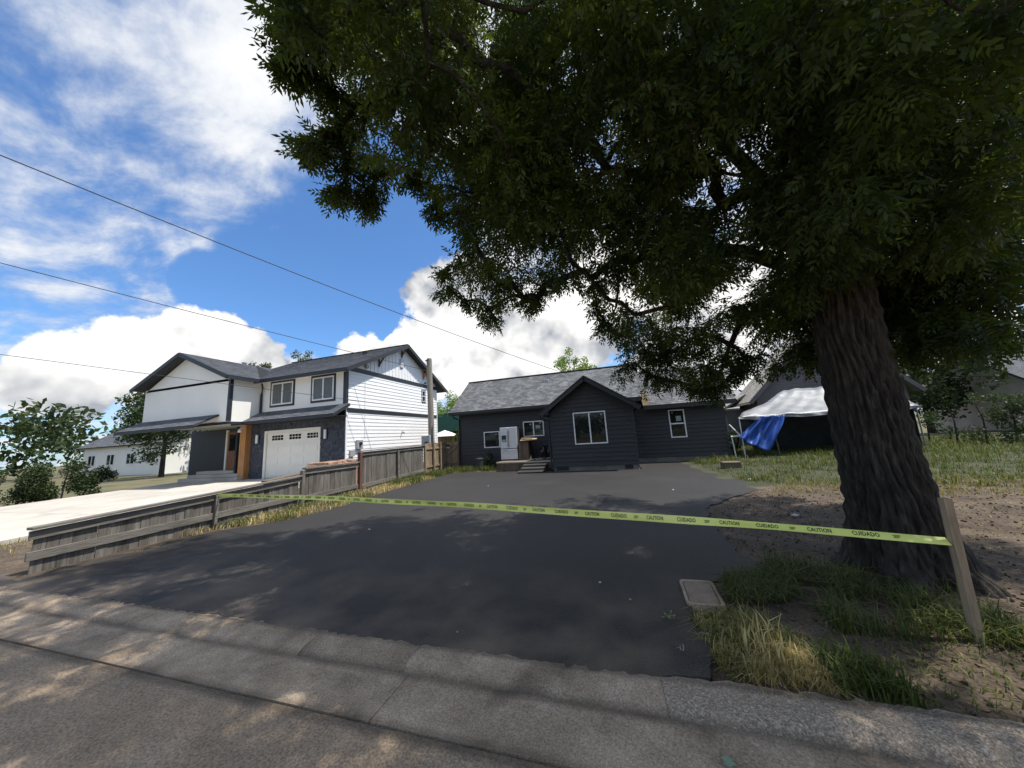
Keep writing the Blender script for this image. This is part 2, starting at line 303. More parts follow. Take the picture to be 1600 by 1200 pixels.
m_shing3 = shingle_mat('tan_shingles', [(0.30, 0.27, 0.23), (0.40, 0.36, 0.31)])
m_shing4 = shingle_mat('light_grey_shingles', [(0.30, 0.31, 0.32), (0.42, 0.42, 0.43)])
m_fence = M('weathered_cedar', [(0.075, 0.066, 0.054), (0.125, 0.112, 0.095), (0.19, 0.172, 0.148)], scale=2.6, rough=0.9, detail=7, bump=0.5, bscale=9, stretch=(7, 7, 0.7), rand=0.3)
m_rail = M('weathered_rail', [(0.11, 0.098, 0.082), (0.16, 0.145, 0.125), (0.22, 0.20, 0.175)], scale=2.6, rough=0.9, detail=7, bump=0.5, bscale=9, stretch=(7, 0.7, 7), rand=0.15)
m_fence_new = M('newer_cedar', [(0.16, 0.115, 0.07), (0.26, 0.195, 0.125), (0.34, 0.26, 0.175)], scale=3, rough=0.85, detail=6, bump=0.3, bscale=9, stretch=(7, 7, 0.7), rand=0.2)
m_redpost = M('red_brown_post', [(0.085, 0.040, 0.027), (0.14, 0.066, 0.044)], scale=3, rough=0.85, detail=6, stretch=(7, 7, 0.7))
m_cedar = M('stained_cedar', [(0.34, 0.15, 0.05), (0.52, 0.26, 0.10)], scale=3, rough=0.6, detail=6, stretch=(7, 7, 0.7))
m_door = M('stained_door', [(0.16, 0.055, 0.022), (0.26, 0.095, 0.04)], scale=3, rough=0.45, detail=6, stretch=(7, 7, 0.7))
m_plank = M('dark_plank', [(0.09, 0.065, 0.045), (0.16, 0.12, 0.085)], scale=3, rough=0.9, detail=6, stretch=(0.8, 7, 7), rand=0.25)
m_tread = M('lit_worn_tread', [(0.36, 0.29, 0.22), (0.52, 0.44, 0.35)], scale=3, rough=0.9, detail=6, stretch=(0.8, 7, 7), rand=0.15)  # worn wood, its colour lightened to stand in for lit tread edges
m_ply = M('plywood', [(0.42, 0.29, 0.15), (0.55, 0.40, 0.23)], scale=4, rough=0.8, stretch=(1, 6, 6))
m_pole = M('pole_wood', [(0.19, 0.165, 0.135), (0.31, 0.28, 0.235)], scale=3, rough=0.95, detail=7, bump=0.6, bscale=12, stretch=(8, 8, 0.6))
m_steel = M('stainless', [(0.60, 0.60, 0.59), (0.70, 0.70, 0.69)], scale=2, rough=0.35, metal=0.3, stretch=(1, 1, 12))
m_fside = flat('fridge_side', (0.055, 0.057, 0.06), 0.5)
m_grey = flat('grey_box', (0.33, 0.34, 0.35), 0.5)
m_bin = flat('dark_bin', (0.045, 0.048, 0.05), 0.5)
m_bag = M('black_plastic', [(0.008, 0.008, 0.009), (0.016, 0.016, 0.018)], scale=6, rough=0.25, bump=0.9, bscale=9)
m_found = M('foundation', [(0.13, 0.12, 0.105), (0.20, 0.185, 0.165)], scale=3, rough=0.9, detail=6)
m_glass = glass_mat('window_glass'); m_glass2 = glass_mat('blind_glass', (0.07, 0.08, 0.078), 0.06)
m_stick = flat('sticker', (0.30, 0.34, 0.32), 0.6)
m_blind = M('blind_slat', [(0.15, 0.165, 0.16), (0.20, 0.215, 0.21)], scale=3, rough=0.7)
m_tapey = M('tape_yellow', [(0.80, 0.84, 0.20), (0.86, 0.90, 0.26)], scale=3, rough=0.35)
m_ink = flat('tape_ink', (0.015, 0.015, 0.012), 0.5)
m_tarp = M('white_tarp', [(0.125, 0.132, 0.138), (0.20, 0.207, 0.213)], scale=2.5, rough=0.45, detail=7, bump=0.8, bscale=3)
m_blue = M('blue_tarp', [(0.012, 0.05, 0.24), (0.02, 0.085, 0.36)], scale=4, rough=0.4, detail=5, bump=0.5, bscale=9)
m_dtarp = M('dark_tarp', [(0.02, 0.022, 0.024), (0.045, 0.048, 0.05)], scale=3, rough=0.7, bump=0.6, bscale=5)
m_wire = flat('wire', (0.02, 0.02, 0.022), 0.6)
m_lamp = flat('frosted_lamp', (0.80, 0.80, 0.80), 0.3, var=0.02)
m_bark = M('dark_bark', [(0.012, 0.009, 0.007), (0.034, 0.027, 0.021), (0.075, 0.063, 0.05)], scale=6, rough=0.95, detail=9, bump=1.0, bscale=26, stretch=(3, 3, 0.7))
m_brick = M('orange_brick', [(0.30, 0.15, 0.09), (0.50, 0.33, 0.24)], scale=6, rough=0.9, rand=0.35)
m_brown_lap = M('brown_grey_siding', [(0.11, 0.098, 0.095), (0.15, 0.135, 0.13)], scale=1, rough=0.8)
m_red = flat('red_siding', (0.30, 0.035, 0.03), 0.7)
m_green = M('green_metal', [(0.02, 0.085, 0.06), (0.03, 0.12, 0.085)], scale=2, rough=0.5)
m_debris = M('leaf_debris', [(0.10, 0.072, 0.035), (0.19, 0.13, 0.055)], scale=10, rough=0.9)
m_litter = M('litter_white', [(0.36, 0.34, 0.31), (0.52, 0.50, 0.46)], scale=8, rough=0.7)
m_crown = leaf_mat('ash_leaf', [(0.022, 0.036, 0.015), (0.036, 0.056, 0.018), (0.055, 0.080, 0.019), (0.095, 0.115, 0.022)], 0.40, 0.5)
m_bright = leaf_mat('sunny_leaf', [(0.10, 0.16, 0.03), (0.16, 0.24, 0.05), (0.22, 0.28, 0.07)], 0.35)
m_dark_leaf = leaf_mat('dark_leaf', [(0.025, 0.045, 0.02), (0.05, 0.075, 0.03), (0.07, 0.09, 0.04)], 0.25)
m_olive = leaf_mat('olive_leaf', [(0.08, 0.10, 0.04), (0.14, 0.15, 0.07)], 0.25)
m_grass = leaf_mat('green_grass', [(0.03, 0.052, 0.012), (0.058, 0.088, 0.02), (0.10, 0.125, 0.035), (0.22, 0.19, 0.085)], 0.3)
m_straw = leaf_mat('straw_grass', [(0.13, 0.15, 0.045), (0.30, 0.25, 0.11), (0.44, 0.34, 0.17), (0.60, 0.50, 0.28)], 0.25)
m_tuft = leaf_mat('tuft_grass', [(0.07, 0.12, 0.028), (0.15, 0.18, 0.05), (0.34, 0.25, 0.10), (0.62, 0.52, 0.28)], 0.3)
m_bluegreen = flat('fallen_leaf_green', (0.20, 0.27, 0.18), 0.6)

# ------------------------------------------------------------------ ground, street, kerb, driveway
def sheet(name, mat, pts, z, kind='structure'):
    b = MB(); b.face([(x, y, z) for x, y in pts]); o = b.build(name, mat); o['kind'] = kind; return o
sheet('ground', m_ground, [(-400, -300), (400, -300), (400, 500), (-400, 500)], -0.06)
sheet('road', m_road, [(-80, -7.5), (80, -7.5), (80, 1.846), (-80, 1.846)], -0.030)
rng = np.random.default_rng(3)
curb = MB(); curb.box(-30, 30, 1.85, 2.6, -0.059, -0.05); curb = curb.build('curb', m_curb); curb['kind'] = 'structure'
xs = [-30 + 3.0 * i - 1.56 - 0.0 for i in range(21)]
xs = sorted(set([round(-1.56 + 3.05 * k, 3) for k in range(-9, 10)]))
for a, b_ in zip(xs[:-1], xs[1:]):
    g = MB(); n = 10; y0, y1 = 1.855, 2.262
    for i in range(n):
        u0 = a + 0.003 + (b_ - a - 0.006) * i / n; u1 = a + 0.003 + (b_ - a - 0.006) * (i + 1) / n
        g.face([(u0, y0, -0.022), (u1, y0, -0.022), (u1, y1, -0.030), (u0, y1, -0.030)])
    g.face([(a + 0.003, y0, -0.022), (b_ - 0.003, y0, -0.022), (b_ - 0.003, y0, -0.05), (a + 0.003, y0, -0.05)])
    for x in (a + 0.003, b_ - 0.003): g.face([(x, y0, -0.022), (x, y1, -0.030), (x, y1, -0.05), (x, y0, -0.05)])
    g.build('gutter_slab', m_curb, curb)
def curb_seg(x0, x1, mat, rough=False, h=0.0):
    g = MB(); n = max(6, int((x1 - x0) / 0.05)); rows = []
    prof = [(2.262, -0.036), (2.295, -0.020), (2.335, -0.003 + h), (2.40, 0.008 + h), (2.50, 0.008 + h), (2.60, -0.012)]
    for i in range(n + 1):
        x = x0 + (x1 - x0) * i / n; w = rng.normal(0, 0.004, 6) * (1.6 if rough else 1.0)
        rows.append([(x, y + w[j] * 0.8, z + w[(j + 2) % 6] * (0.7 if j else 0)) for j, (y, z) in enumerate(prof)])
    for r0, r1 in zip(rows[:-1], rows[1:]):
        for j in range(5): g.face([r0[j], r1[j], r1[j + 1], r0[j + 1]])
    g.face(rows[0]); g.face(rows[-1][::-1])
    return g.build('curb_segment', mat, curb, smooth=False)
for a, b_, mt, r in ((-30, -14, m_curb, 0), (-13.99, -8.1, m_curb, 0), (-8.09, -4.7, m_curb, 0), (-4.696, -2.608, m_curb, 0), (-2.604, -1.628, m_curb, 0), (-1.624, 0.138, m_curb, 0), (0.140, 2.1, m_curb_rough, 1), (2.11, 5.1, m_curb_rough, 1), (5.11, 12, m_curb, 0), (12.01, 30, m_curb, 0)):
    curb_seg(a, b_, mt, bool(r), 0.008 if a > 0.1 else 0.0)
# new asphalt: a slab with a ragged rim
def ragged(pts, step=0.12, amp=0.02, closed=True):
    out = []; n = len(pts)
    for i in range(n):
        a = np.array(pts[i]); b = np.array(pts[(i + 1) % n]); L = np.hypot(*(b - a)); k = max(1, int(L / step)); t = (b - a) / L; nn = np.array((-t[1], t[0]))
        for j in range(k): out.append(tuple(a + (b - a) * j / k + nn * rng.normal(0, amp)))
    return out
ASPH = [(-10.6, 2.50), (-5.4, 2.53), (-3.9, 2.55), (-2.45, 2.485), (-1.6, 2.505), (-0.85, 2.48), (-0.36, 2.5), (0.22, 2.56), (0.44, 2.60), (0.50, 2.85), (0.49, 3.1), (0.51, 3.45), (0.56, 3.8), (0.9, 4.15), (1.42, 4.36), (1.36, 5.05), (1.40, 6.42), (1.62, 7.5), (2.3, 8.42), (3.3, 9.5), (3.55, 9.95), (3.35, 10.9), (3.15, 12.6), (3.2, 15.8), (2.9, 16.95), (1.0, 16.95), (1.0, 14.35), (-2.68, 14.35), (-2.7, 14.9), (-5.7, 14.9), (-6.9, 15.35), (-7.7, 14.5), (-7.55, 9.6), (-7.25, 7.2), (-7.45, 5.95), (-8.15, 5.2), (-8.5, 4.2), (-10.5, 3.9)]
b = MB(); pts = ragged(ASPH); b.prism([(x, y, 0.0) for x, y in pts], (0, 0, -0.04))
o = b.build('driveway', m_asph); o['kind'] = 'structure'
# soil and lawn on the right, with a little relief
def relief(name, mat, x0, x1, y0, y1, step, fn):
    nx = int((x1 - x0) / step) + 1; ny = int((y1 - y0) / step) + 1
    X, Y = np.meshgrid(np.linspace(x0, x1, nx), np.linspace(y0, y1, ny)); Z = fn(X, Y); v = np.stack([X, Y, Z], -1).reshape(-1, 3)
    i = np.arange(nx * ny).reshape(ny, nx); f = np.stack([i[:-1, :-1], i[:-1, 1:], i[1:, 1:], i[1:, :-1]], -1).reshape(-1, 4)
    o = np_mesh(name, v, f, mat, smooth=True); o['kind'] = 'structure'; return o
_ph = rng.uniform(0, 6.3, (12, 2)); _fr = rng.uniform(0.6, 6, 12); _an = rng.uniform(0, 6.3, 12)
def wob(X, Y): return sum(np.sin(X * np.cos(a) * f + Y * np.sin(a) * f + p[0]) / (1 + f) for a, f, p in zip(_an, _fr, _ph)) * 0.01
def soil_z(X, Y): return -0.02 + wob(X, Y) + 0.10 * np.clip((X - 2.5) / 4, 0, 1) + 0.05 * np.clip((Y - 9) / 6, 0, 1) * np.clip((X - 2.6) / 1.5, 0, 1) - 0.012 * (X < 0.6)
relief('bare_soil', m_soil, 0.46, 26, 2.57, 9.8, 0.12, soil_z)
relief('lawn', m_lawn, 1.0, 26, 9.8, 30, 0.2, soil_z)
relief('fence_verge', m_soil, -12.3, -5.6, 2.7, 19.0, 0.2, lambda X, Y: -0.03 + wob(X, Y) + 0.035 * np.clip((-7.2 - X) / 1.2, 0, 1))
# neighbour's drive
b = MB(); b.prism([(-22.5, 2.62, -0.1), (-12.7, 2.62, -0.1), (-12.7, 12.4, 0.14), (-22.5, 12.4, 0.14)], (0, 0, -0.1))
nd = b.build('neighbour_driveway', m_conc); nd['kind'] = 'structure'
for (y0, y1) in ((2.62, 5.9), (5.91, 9.2), (9.21, 12.40)):
    for (x0, x1) in ((-22.5, -19.2), (-19.19, -15.9), (-15.89, -12.7)):
        za = 0.02 + 0.24 * (y0 - 2.6) / 9.8; zb = 0.02 + 0.24 * (y1 - 2.6) / 9.8; b = MB()
        b.prism([(x0, y0, za), (x1, y0, za), (x1, y1, zb), (x0, y1, zb)], (0, 0, -0.11)); b.build('concrete_slab', m_conc, nd)

# ------------------------------------------------------------------ building kit
class Wall:
    """maps (s along the wall, z, d outwards) to the world; axis 'x' faces -Y at y = pos, axis 'y' faces +X at x = pos"""
    def __init__(s, axis, pos, face=1): s.a = axis; s.p = pos; s.k = face
    def __call__(s, t, z, d=0.0): return (t, s.p - d * s.k, z) if s.a == 'x' else (s.p + d * s.k, t, z)
def wbox(mb, w, s0, s1, z0, z1, d0, d1):
    a = w(s0, z0, d0); b = w(s1, z1, d1); mb.box(min(a[0], b[0]), max(a[0], b[0]), min(a[1], b[1]), max(a[1], b[1]), min(a[2], b[2]), max(a[2], b[2]))
def lap_siding(mb, w, z0, z1, h, rng_fn, openings=(), lip=0.028):
    zs = sorted(set([round(z0 + i * h, 4) for i in range(int((z1 - z0) / h) + 1)] + [z1] + [z for o in openings for z in (o[2], o[3]) if z0 < z < z1]))
    for a, b in zip(zs[:-1], zs[1:]):
        if b - a < 0.003: continue
        k = math.floor((a - z0 + 1e-4) / h); ca = z0 + k * h
        da = lip - (lip - 0.002) * (a - ca) / h; db = lip - (lip - 0.002) * (b - ca) / h
        (l0, r0), (l1, r1) = rng_fn(a), rng_fn(b)
        segs = [(l0, r0, l1, r1)]
        for (s0, s1, oz0, oz1) in openings:
            if oz0 < (a + b) / 2 < oz1:
                new = []
                for (q0, p0, q1, p1) in segs:
                    if s0 > q0 and s1 < p0: new += [(q0, s0, q1, s0), (s1, p0, s1, p1)]
                    else: new.append((q0, p0, q1, p1))
                segs = new
        for (q0, p0, q1, p1) in segs:
            if p0 - q0 < 0.01: continue
            mb.face([w(q0, a, da), w(p0, a, da), w(p1, b, db), w(q1, b, db)])
            if abs(a - ca) < 1e-3: mb.face([w(q0, a, 0), w(p0, a, 0), w(p0, a, da), w(q0, a, da)])
def roof_slope(parent, mat, e0, e1, r1, r0, thick=0.07, name='roof_slope', courses=0.14, trim=None):
    """sloping slab built of stepped shingle courses; e0->e1 the eave, r0->r1 the ridge edge"""
    e0, e1, r0, r1 = map(Vector, (e0, e1, r0, r1)); up = ((r0 + r1) / 2 - (e0 + e1) / 2); L = up.length; n = max(2, int(L / courses))
    nrm = (e1 - e0).cross(r0 - e0).normalized()
    if nrm.z < 0: nrm = -nrm
    al = (e1 - e0).normalized()
    mb = MB()
    for i in range(n):
        a = i / n; b = (i + 1) / n
        p0 = e0.lerp(r0, a); p1 = e1.lerp(r1, a); q0 = e0.lerp(r0, b); q1 = e1.lerp(r1, b)
        o0 = nrm * 0.016; o1 = nrm * 0.004
        mb.face([p0 + o0, p1 + o0, q1 + o1, q0 + o1], [((p0 - e0).dot(al), a * L), ((p1 - e0).dot(al), a * L), ((q1 - e0).dot(al), b * L), ((q0 - e0).dot(al), b * L)])
        mb.face([p0 - o0, p1 - o0, p1 + o0, p0 + o0], [((p0 - e0).dot(al), a * L), ((p1 - e0).dot(al), a * L)] + [((p1 - e0).dot(al), a * L + .01), ((p0 - e0).dot(al), a * L + .01)])
    lo = [p - nrm * thick for p in (e0, e1, r1, r0)]; hi = [p - nrm * 0.004 for p in (e0, e1, r1, r0)]
    mb.face(lo[::-1])
    for i in range(4):
        j = (i + 1) % 4; mb.face([lo[i], lo[j], hi[j], hi[i]])
    return mb.build(name, mat, parent, fix=False)
def window(house, w, s0, s1, z0, z1, split='v', frame=m_vinyl, pane=m_glass, fw=0.055, case=None, stickers=(), rows=1, blinds=False, cw=0.10):
    f = MB(); d1 = 0.045; d0 = -0.05
    wbox(f, w, s0, s0 + fw, z0, z1, d0, d1); wbox(f, w, s1 - fw, s1, z0, z1, d0, d1)
    wbox(f, w, s0 + fw, s1 - fw, z0, z0 + fw, d0, d1); wbox(f, w, s0 + fw, s1 - fw, z1 - fw, z1, d0, d1)
    mid = (s0 + s1) / 2; zm = (z0 + z1) / 2; hw = fw * 0.55
    if split == 'v': wbox(f, w, mid - hw, mid + hw, z0 + fw, z1 - fw, d0, d1 - 0.008)
    if split == 'h': wbox(f, w, s0 + fw, s1 - fw, zm - hw, zm + hw, d0, d1 - 0.008)
    win = f.build('window', frame, house, bevel=0.004)
    panes = [(s0 + fw, mid - hw, z0 + fw, z1 - fw), (mid + hw, s1 - fw, z0 + fw, z1 - fw)] if split == 'v' else [(s0 + fw, s1 - fw, z0 + fw, zm - hw), (s0 + fw, s1 - fw, zm + hw, z1 - fw)]
    for q in panes:
        g = MB(); wbox(g, w, q[0], q[1], q[2], q[3], -0.02, 0.006); g.build('pane', pane, win)
    if blinds:
        for q in panes:
            g = MB(); z = q[2] + 0.02
            while z < q[3] - 0.02: wbox(g, w, q[0] + .005, q[1] - .005, z, z + 0.022, 0.0068, 0.0074); z += 0.045
            g.build('blind', m_blind, win, kind='stuff')
    for (a, b, c, d) in stickers:
        g = MB(); wbox(g, w, a, b, c, d, 0.0075, 0.009); g.build('sticker', m_stick, win)
    if case:
        g = MB(); wbox(g, w, s0 - cw, s0 - 0.002, z0 - cw, z1 + cw, -0.01, 0.03); wbox(g, w, s1 + 0.002, s1 + cw, z0 - cw, z1 + cw, -0.01, 0.03)
        wbox(g, w, s0 - 0.002, s1 + 0.002, z1 + 0.002, z1 + cw, -0.01, 0.032); wbox(g, w, s0 - 0.002, s1 + 0.002, z0 - cw, z0 - 0.002, -0.01, 0.032)
        g.build('casing', case, win)
    return win
def beam(parent, name, mat, p, q, w, h, **k): b = MB(); b.bar(p, q, w, h); return b.build(name, mat, parent, **k)

# ------------------------------------------------------------------ the charcoal house
H1 = thing('charcoal_house', 'single storey charcoal lap sided house with a gabled front bay and grey shingle roof', 'house', (-1.8, 17.0, 0))
WY = 17.0; BY = 14.4
wm = Wall('x', WY); wb = Wall('x', BY)
XL, XR = -8.28, 4.98; BL, BR = -2.6, 0.93
# left wing wall
op1 = [(-6.81, -5.0, 1.06, 1.94), (-4.53, -3.40, 1.54, 2.35)]
s = MB(); lap_siding(s, wm, 0.20, 3.08, 0.178, lambda z: (XL, BL + 0.1), op1); s.build('siding', m_char, H1, kind='stuff', fix=False)
s = MB(); lap_siding(s, wm, 0.24, 2.60, 0.178, lambda z: (BR - 0.1, XR), [(2.63, 3.32, 1.09, 2.40)]); s.build('siding', m_char, H1, kind='stuff', fix=False)
gz = lambda z: (BL, BR) if z <= 2.55 else (BL + (z - 2.55) / (3.93 - 2.55) * (-0.9 - BL), BR - (z - 2.55) / (3.93 - 2.55) * (BR + 0.9))
s = MB(); lap_siding(s, wb, 0.20, 3.90, 0.178, gz, [(-1.57, -0.20, 1.09, 2.46)]); s.build('bay_siding', m_char, H1, kind='stuff', fix=False)
# solid shell behind the cladding
s = MB(); s.box(XL + .01, BL + .3, WY + 0.06, 22.2, 0.0, 3.02); s.box(BR - .3, XR - .01, WY + 0.06, 22.2, 0.0, 2.6); s.box(BL + .31, BR - .31, WY + .06, 22.2, 0, 3.0)
s.build('wall_core', m_char, H1)
s = MB(); s.prism([(BL + .01, BY + 0.06, 0.1), (BR - .01, BY + 0.06, 0.1), (BR - .01, BY + 0.06, 2.5), (-0.9, BY + 0.06, 3.85), (BL + .01, BY + 0.06, 2.5)], (0, 2.5, 0)); s.build('bay_core', m_char, H1)
s = MB(); s.box(BL + .03, BR - .03, BY + 0.02, WY, -0.05, 0.205); s.build('foundation', m_found, H1)
s = MB(); s.box(XL + .02, BL, WY + 0.015, 22, -0.05, 0.20); s.build('foundation', m_found, H1)
s = MB(); s.box(BR, XR - .02, WY + 0.015, 22, -0.05, 0.24); s.build('foundation', m_found, H1)
for x0, x1 in ((-2.45, -1.95), (0.38, 0.66)):
    s = MB(); 
    for k in range(6): wbox(s, wb, x0 + (x1 - x0) * k / 6, x0 + (x1 - x0) * (k + 0.6) / 6, 0.05, 0.17, -0.02, 0.0)
    wbox(s, wb, x0 - .02, x1 + .02, 0.03, 0.19, -0.025, -0.012); s.build('crawl_vent', m_black, H1)
s = MB(); wbox(s, wm, 4.1, 4.55, 0.04, 0.19, -0.01, 0.005); s.build('crawl_vent', m_black, H1)
# corner boards
for w, x, z1 in ((wm, XL, 3.06), (wm, XR - 0.09, 2.58), (wb, BL, 2.52), (wb, BR - 0.09, 2.52)):
    s = MB(); wbox(s, w, x - 0.002, x + 0.092, 0.19, z1, -0.05, 0.022); s.build('corner_board', m_char, H1)
# windows
window(H1, wm, -6.81, -5.0, 1.06, 1.94, stickers=((-6.15, -6.04, 1.75, 1.81), (-5.75, -5.5, 1.45, 1.63)))
window(H1, wm, -4.53, -3.40, 1.54, 2.35, stickers=((-4.18, -4.08, 2.15, 2.22), (-3.66, -3.54, 2.2, 2.26), (-3.85, -3.6, 1.95, 2.12)))
window(H1, wb, -1.57, -0.20, 1.09, 2.46, fw=0.05, stickers=((-0.42, -0.33, 2.28, 2.34),))
window(H1, wm, 2.63, 3.32, 1.09, 2.40, split='h', stickers=((2.78, 2.83, 2.22, 2.28), (2.94, 3.16, 1.86, 2.1)))
# roofs : main left part
RX0, RX1 = -8.70, 1.52; EY, EZ, RY, RZ = 16.58, 3.12, 19.5, 5.27
roof_slope(H1, m_shing, (RX0, EY, EZ), (RX1, EY, EZ), (RX1, RY, RZ), (RX0, RY, RZ), 0.10)
roof_slope(H1, m_shing, (RX1, 2 * RY - EY, EZ), (RX0, 2 * RY - EY, EZ), (RX0, RY, RZ), (RX1, RY, RZ), 0.10)
RX2 = 5.40; EY2, EZ2 = 16.58, 2.66; RZ2 = EZ2 + (RZ - EZ)
roof_slope(H1, m_shing, (RX1 + 0.01, EY2, EZ2), (RX2, EY2, EZ2), (RX2, RY, RZ2), (RX1 + 0.01, RY, RZ2), 0.10)
roof_slope(H1, m_shing, (RX2, 2 * RY - EY2, EZ2), (RX1 + 0.01, 2 * RY - EY2, EZ2), (RX1 + 0.01, RY, RZ2), (RX2, RY, RZ2), 0.10)
for xx, ez, rz in ((XL, 3.02, 5.1), (XR - 0.02, 2.58, 4.62), (RX1 - .1, 3.0, 5.08)):
    s = MB(); s.prism([(xx, WY + .02, ez - .3), (xx, 22.1, ez - .3), (xx, RY, rz)], (0.02, 0, 0)); s.build('gable_wall', m_char, H1)
# bay roof
PX, PZ = -0.93, 3.98; BEZ = 2.55; BEL, BER = -2.93, 1.20; BF = 14.05; BBk = 19.0
roof_slope(H1, m_shing, (BEL, BBk, BEZ), (BEL, BF, BEZ), (PX, BF, PZ), (PX, BBk, PZ), 0.10, courses=0.14)
roof_slope(H1, m_shing, (BER, BF, BEZ), (BER, BBk, BEZ), (PX, BBk, PZ), (PX, BF, PZ), 0.10)
for (xe, sgn) in ((BEL, -1), (BER, 1)):
    p = Vector((xe, BF - .012, BEZ - 0.09)); q = Vector((PX, BF - .012, PZ - 0.09)); beam(H1, 'bargeboard', m_chart, p, q, 0.035, 0.19)
    p = Vector((xe, BF - .03, BEZ + 0.005)); q = Vector((PX, BF - .03, PZ + 0.005)); beam(H1, 'drip_edge', m_black, p, q, 0.05, 0.035)
s = MB(); s.prism([(BEL + .08, BY - .33, BEZ - .11), (BL, BY - .33, BEZ - .11), (BL, BY - .33, BEZ + .16)], (0, .33, 0)); s.build('eave_return', m_chart, H1)
s = MB(); s.prism([(BER - .08, BY - .33, BEZ - .11), (BR, BY - .33, BEZ - .11), (BR, BY - .33, BEZ + .16)], (0, .33, 0)); s.build('eave_return', m_chart, H1)
# fascia, gutters, downspouts
beam(H1, 'fascia', m_chart, (RX0 + .02, EY + .02, EZ - .10), (RX1 - .02, EY + .02, EZ - .10), 0.03, 0.17)
beam(H1, 'fascia', m_chart, (RX1 + .02, EY2 + .02, EZ2 - .10), (RX2 - .02, EY2 + .02, EZ2 - .10), 0.03, 0.17)
s = MB(); s.box(RX0, BEL, EY - .11, EY - .0, EZ - .13, EZ - .02); s.build('gutter', m_black, H1)
s = MB(); s.tube([(BEL - .04, BF + .02, BEZ - .06), (BEL - .04, 17, BEZ - .06)], 0.06, 8); s.build('gutter', m_black, H1)
s = MB(); s.tube([(BEL - .04, BF + .06, BEZ - .08), (BEL - .02, BF + .1, BEZ - .28), (BL - .06, BY - .03, BEZ - .38), (BL - .06, BY - .03, 0.2), (BL - .1, BY - .2, 0.12)], 0.042, 8); s.build('downspout', m_black, H1)
s = MB(); s.tube([(XL - .2, EY - .05, EZ - .12), (XL - .18, EY - .03, EZ - .25), (XL - .0, WY - .06, EZ - .42), (XL - .0, WY - .06, 0.2)], 0.04, 8); s.build('downspout', m_black, H1)
for xx, ez, rz in ((RX0, EZ, RZ), (RX2, EZ2, RZ2)):
    beam(H1, 'bargeboard', m_chart, (xx, EY, ez - .1), (xx, RY, rz - .1), 0.04, 0.17); beam(H1, 'bargeboard', m_chart, (xx, 2 * RY - EY, ez - .1), (xx, RY, rz - .1), 0.04, 0.17)
beam(H1, 'bargeboard', m_chart, (RX1 + .005, EY, EZ - .09), (RX1 + .005, RY, RZ - .09), 0.03, 0.17)
beam(H1, 'ridge_cap', m_rail, (RX0, RY, RZ + .012), (RX1, RY, RZ + .012), 0.26, 0.02)
s = MB(); s.box(-3.52, -3.26, 18.6, 18.85, 4.5, 4.78); s.build('roof_vent', m_grey, H1, bevel=0.02)
s = MB(); wbox(s, wm, -3.18, -3.08, 2.08, 2.24, 0.0, 0.08); s.build('wall_light', m_lamp, H1, bevel=0.02)
# leaf litter caught in the roof step
rl = np.random.default_rng(8); nL = 420
u = rl.random(nL); t = np.abs(rl.normal(0, .22, nL)); px = RX1 + .03 + t * .55; py = EY2 + .02 + u ** 1.4 * 1.1; pz = EZ2 + (py - EY2) * (RZ - EZ) / (RY - EY) + .03
ang = rl.random(nL) * 6.28; a = np.stack([np.cos(ang), np.sin(ang) * .8, np.sin(ang) * .55], -1) * .05; b_ = np.stack([-np.sin(ang), np.cos(ang) * .8, np.cos(ang) * .6], -1) * .02
P = np.stack([px, py, pz], -1); V = np.stack([P - a, P + b_, P + a, P - b_], 1).reshape(-1, 3)
o = np_mesh('leaf_litter', V, np.arange(nL * 4).reshape(-1, 4), m_debris, kind='stuff'); tag(o, 'yellow brown leaf litter lying in the step of the charcoal house roof', 'leaf litter')

# ------------------------------------------------------------------ porch and what stands on it
PO = thing('porch', 'low weathered wooden porch with three steps before the charcoal house wall', 'porch', (-4.2, 15.9, 0))
s = MB(); s.box(-5.42, -2.66, 15.1, 16.95, 0.0, 0.34); s.build('porch_base', m_plank, PO)
for i in range(12):
    s = MB(); s.box(-5.45, -2.64, 15.02 + i * .16, 15.02 + i * .16 + .152, 0.36, 0.42); s.build('deck_board', m_tread if i < 1 else m_plank, PO)
for i in range(18):
    x = -5.44 + i * 0.155
    s = MB(); s.box(x, x + 0.145, 15.05, 15.085, 0.0, 0.355); s.build('skirt_board', m_plank, PO)
for i, (y0, y1, z, x0, x1) in enumerate(((14.70, 15.02, .30, -4.02, -2.98), (14.36, 14.72, .19, -4.06, -3.0), (14.0, 14.38, .075, -4.12, -3.02))):
    s = MB(); s.box(x0, x1, y0, y1, z - .035, z); s.build('step_tread', m_tread, PO)
    s = MB(); s.box(x0 + .02, x1 - .02, y0 + .04, y1 + .02, -0.01, z - .036); s.build('step_riser', m_plank, PO)
FR = thing('refrigerator', 'stainless french door refrigerator standing on the porch in front of a window', 'refrigerator', (-5.1, 16.2, 0.42))
s = MB(); s.box(-5.50, -4.64, 16.05, 16.72, 0.44, 2.06); s.build('cabinet', m_fside, FR, bevel=0.01)
for x0, x1 in ((-5.52, -5.085), (-5.065, -4.63)):
    s = MB(); s.box(x0, x1, 15.97, 16.05, 1.02, 2.08); s.build('door', m_steel, FR, bevel=0.012)
s = MB(); s.box(-5.52, -4.63, 15.97, 16.05, 0.47, 0.99); s.build('freezer_drawer', m_steel, FR, bevel=0.012)
for x in (-5.125, -5.025):
    s = MB(); s.tube([(x, 15.965, 1.12), (x, 15.92, 1.15), (x, 15.92, 1.9), (x, 15.965, 1.93)], 0.013, 8); s.build('handle', m_grey, FR)
s = MB(); s.tube([(-5.45, 15.965, .92), (-5.42, 15.92, .92), (-4.73, 15.92, .92), (-4.70, 15.965, .92)], 0.013, 8); s.build('handle', m_grey, FR)
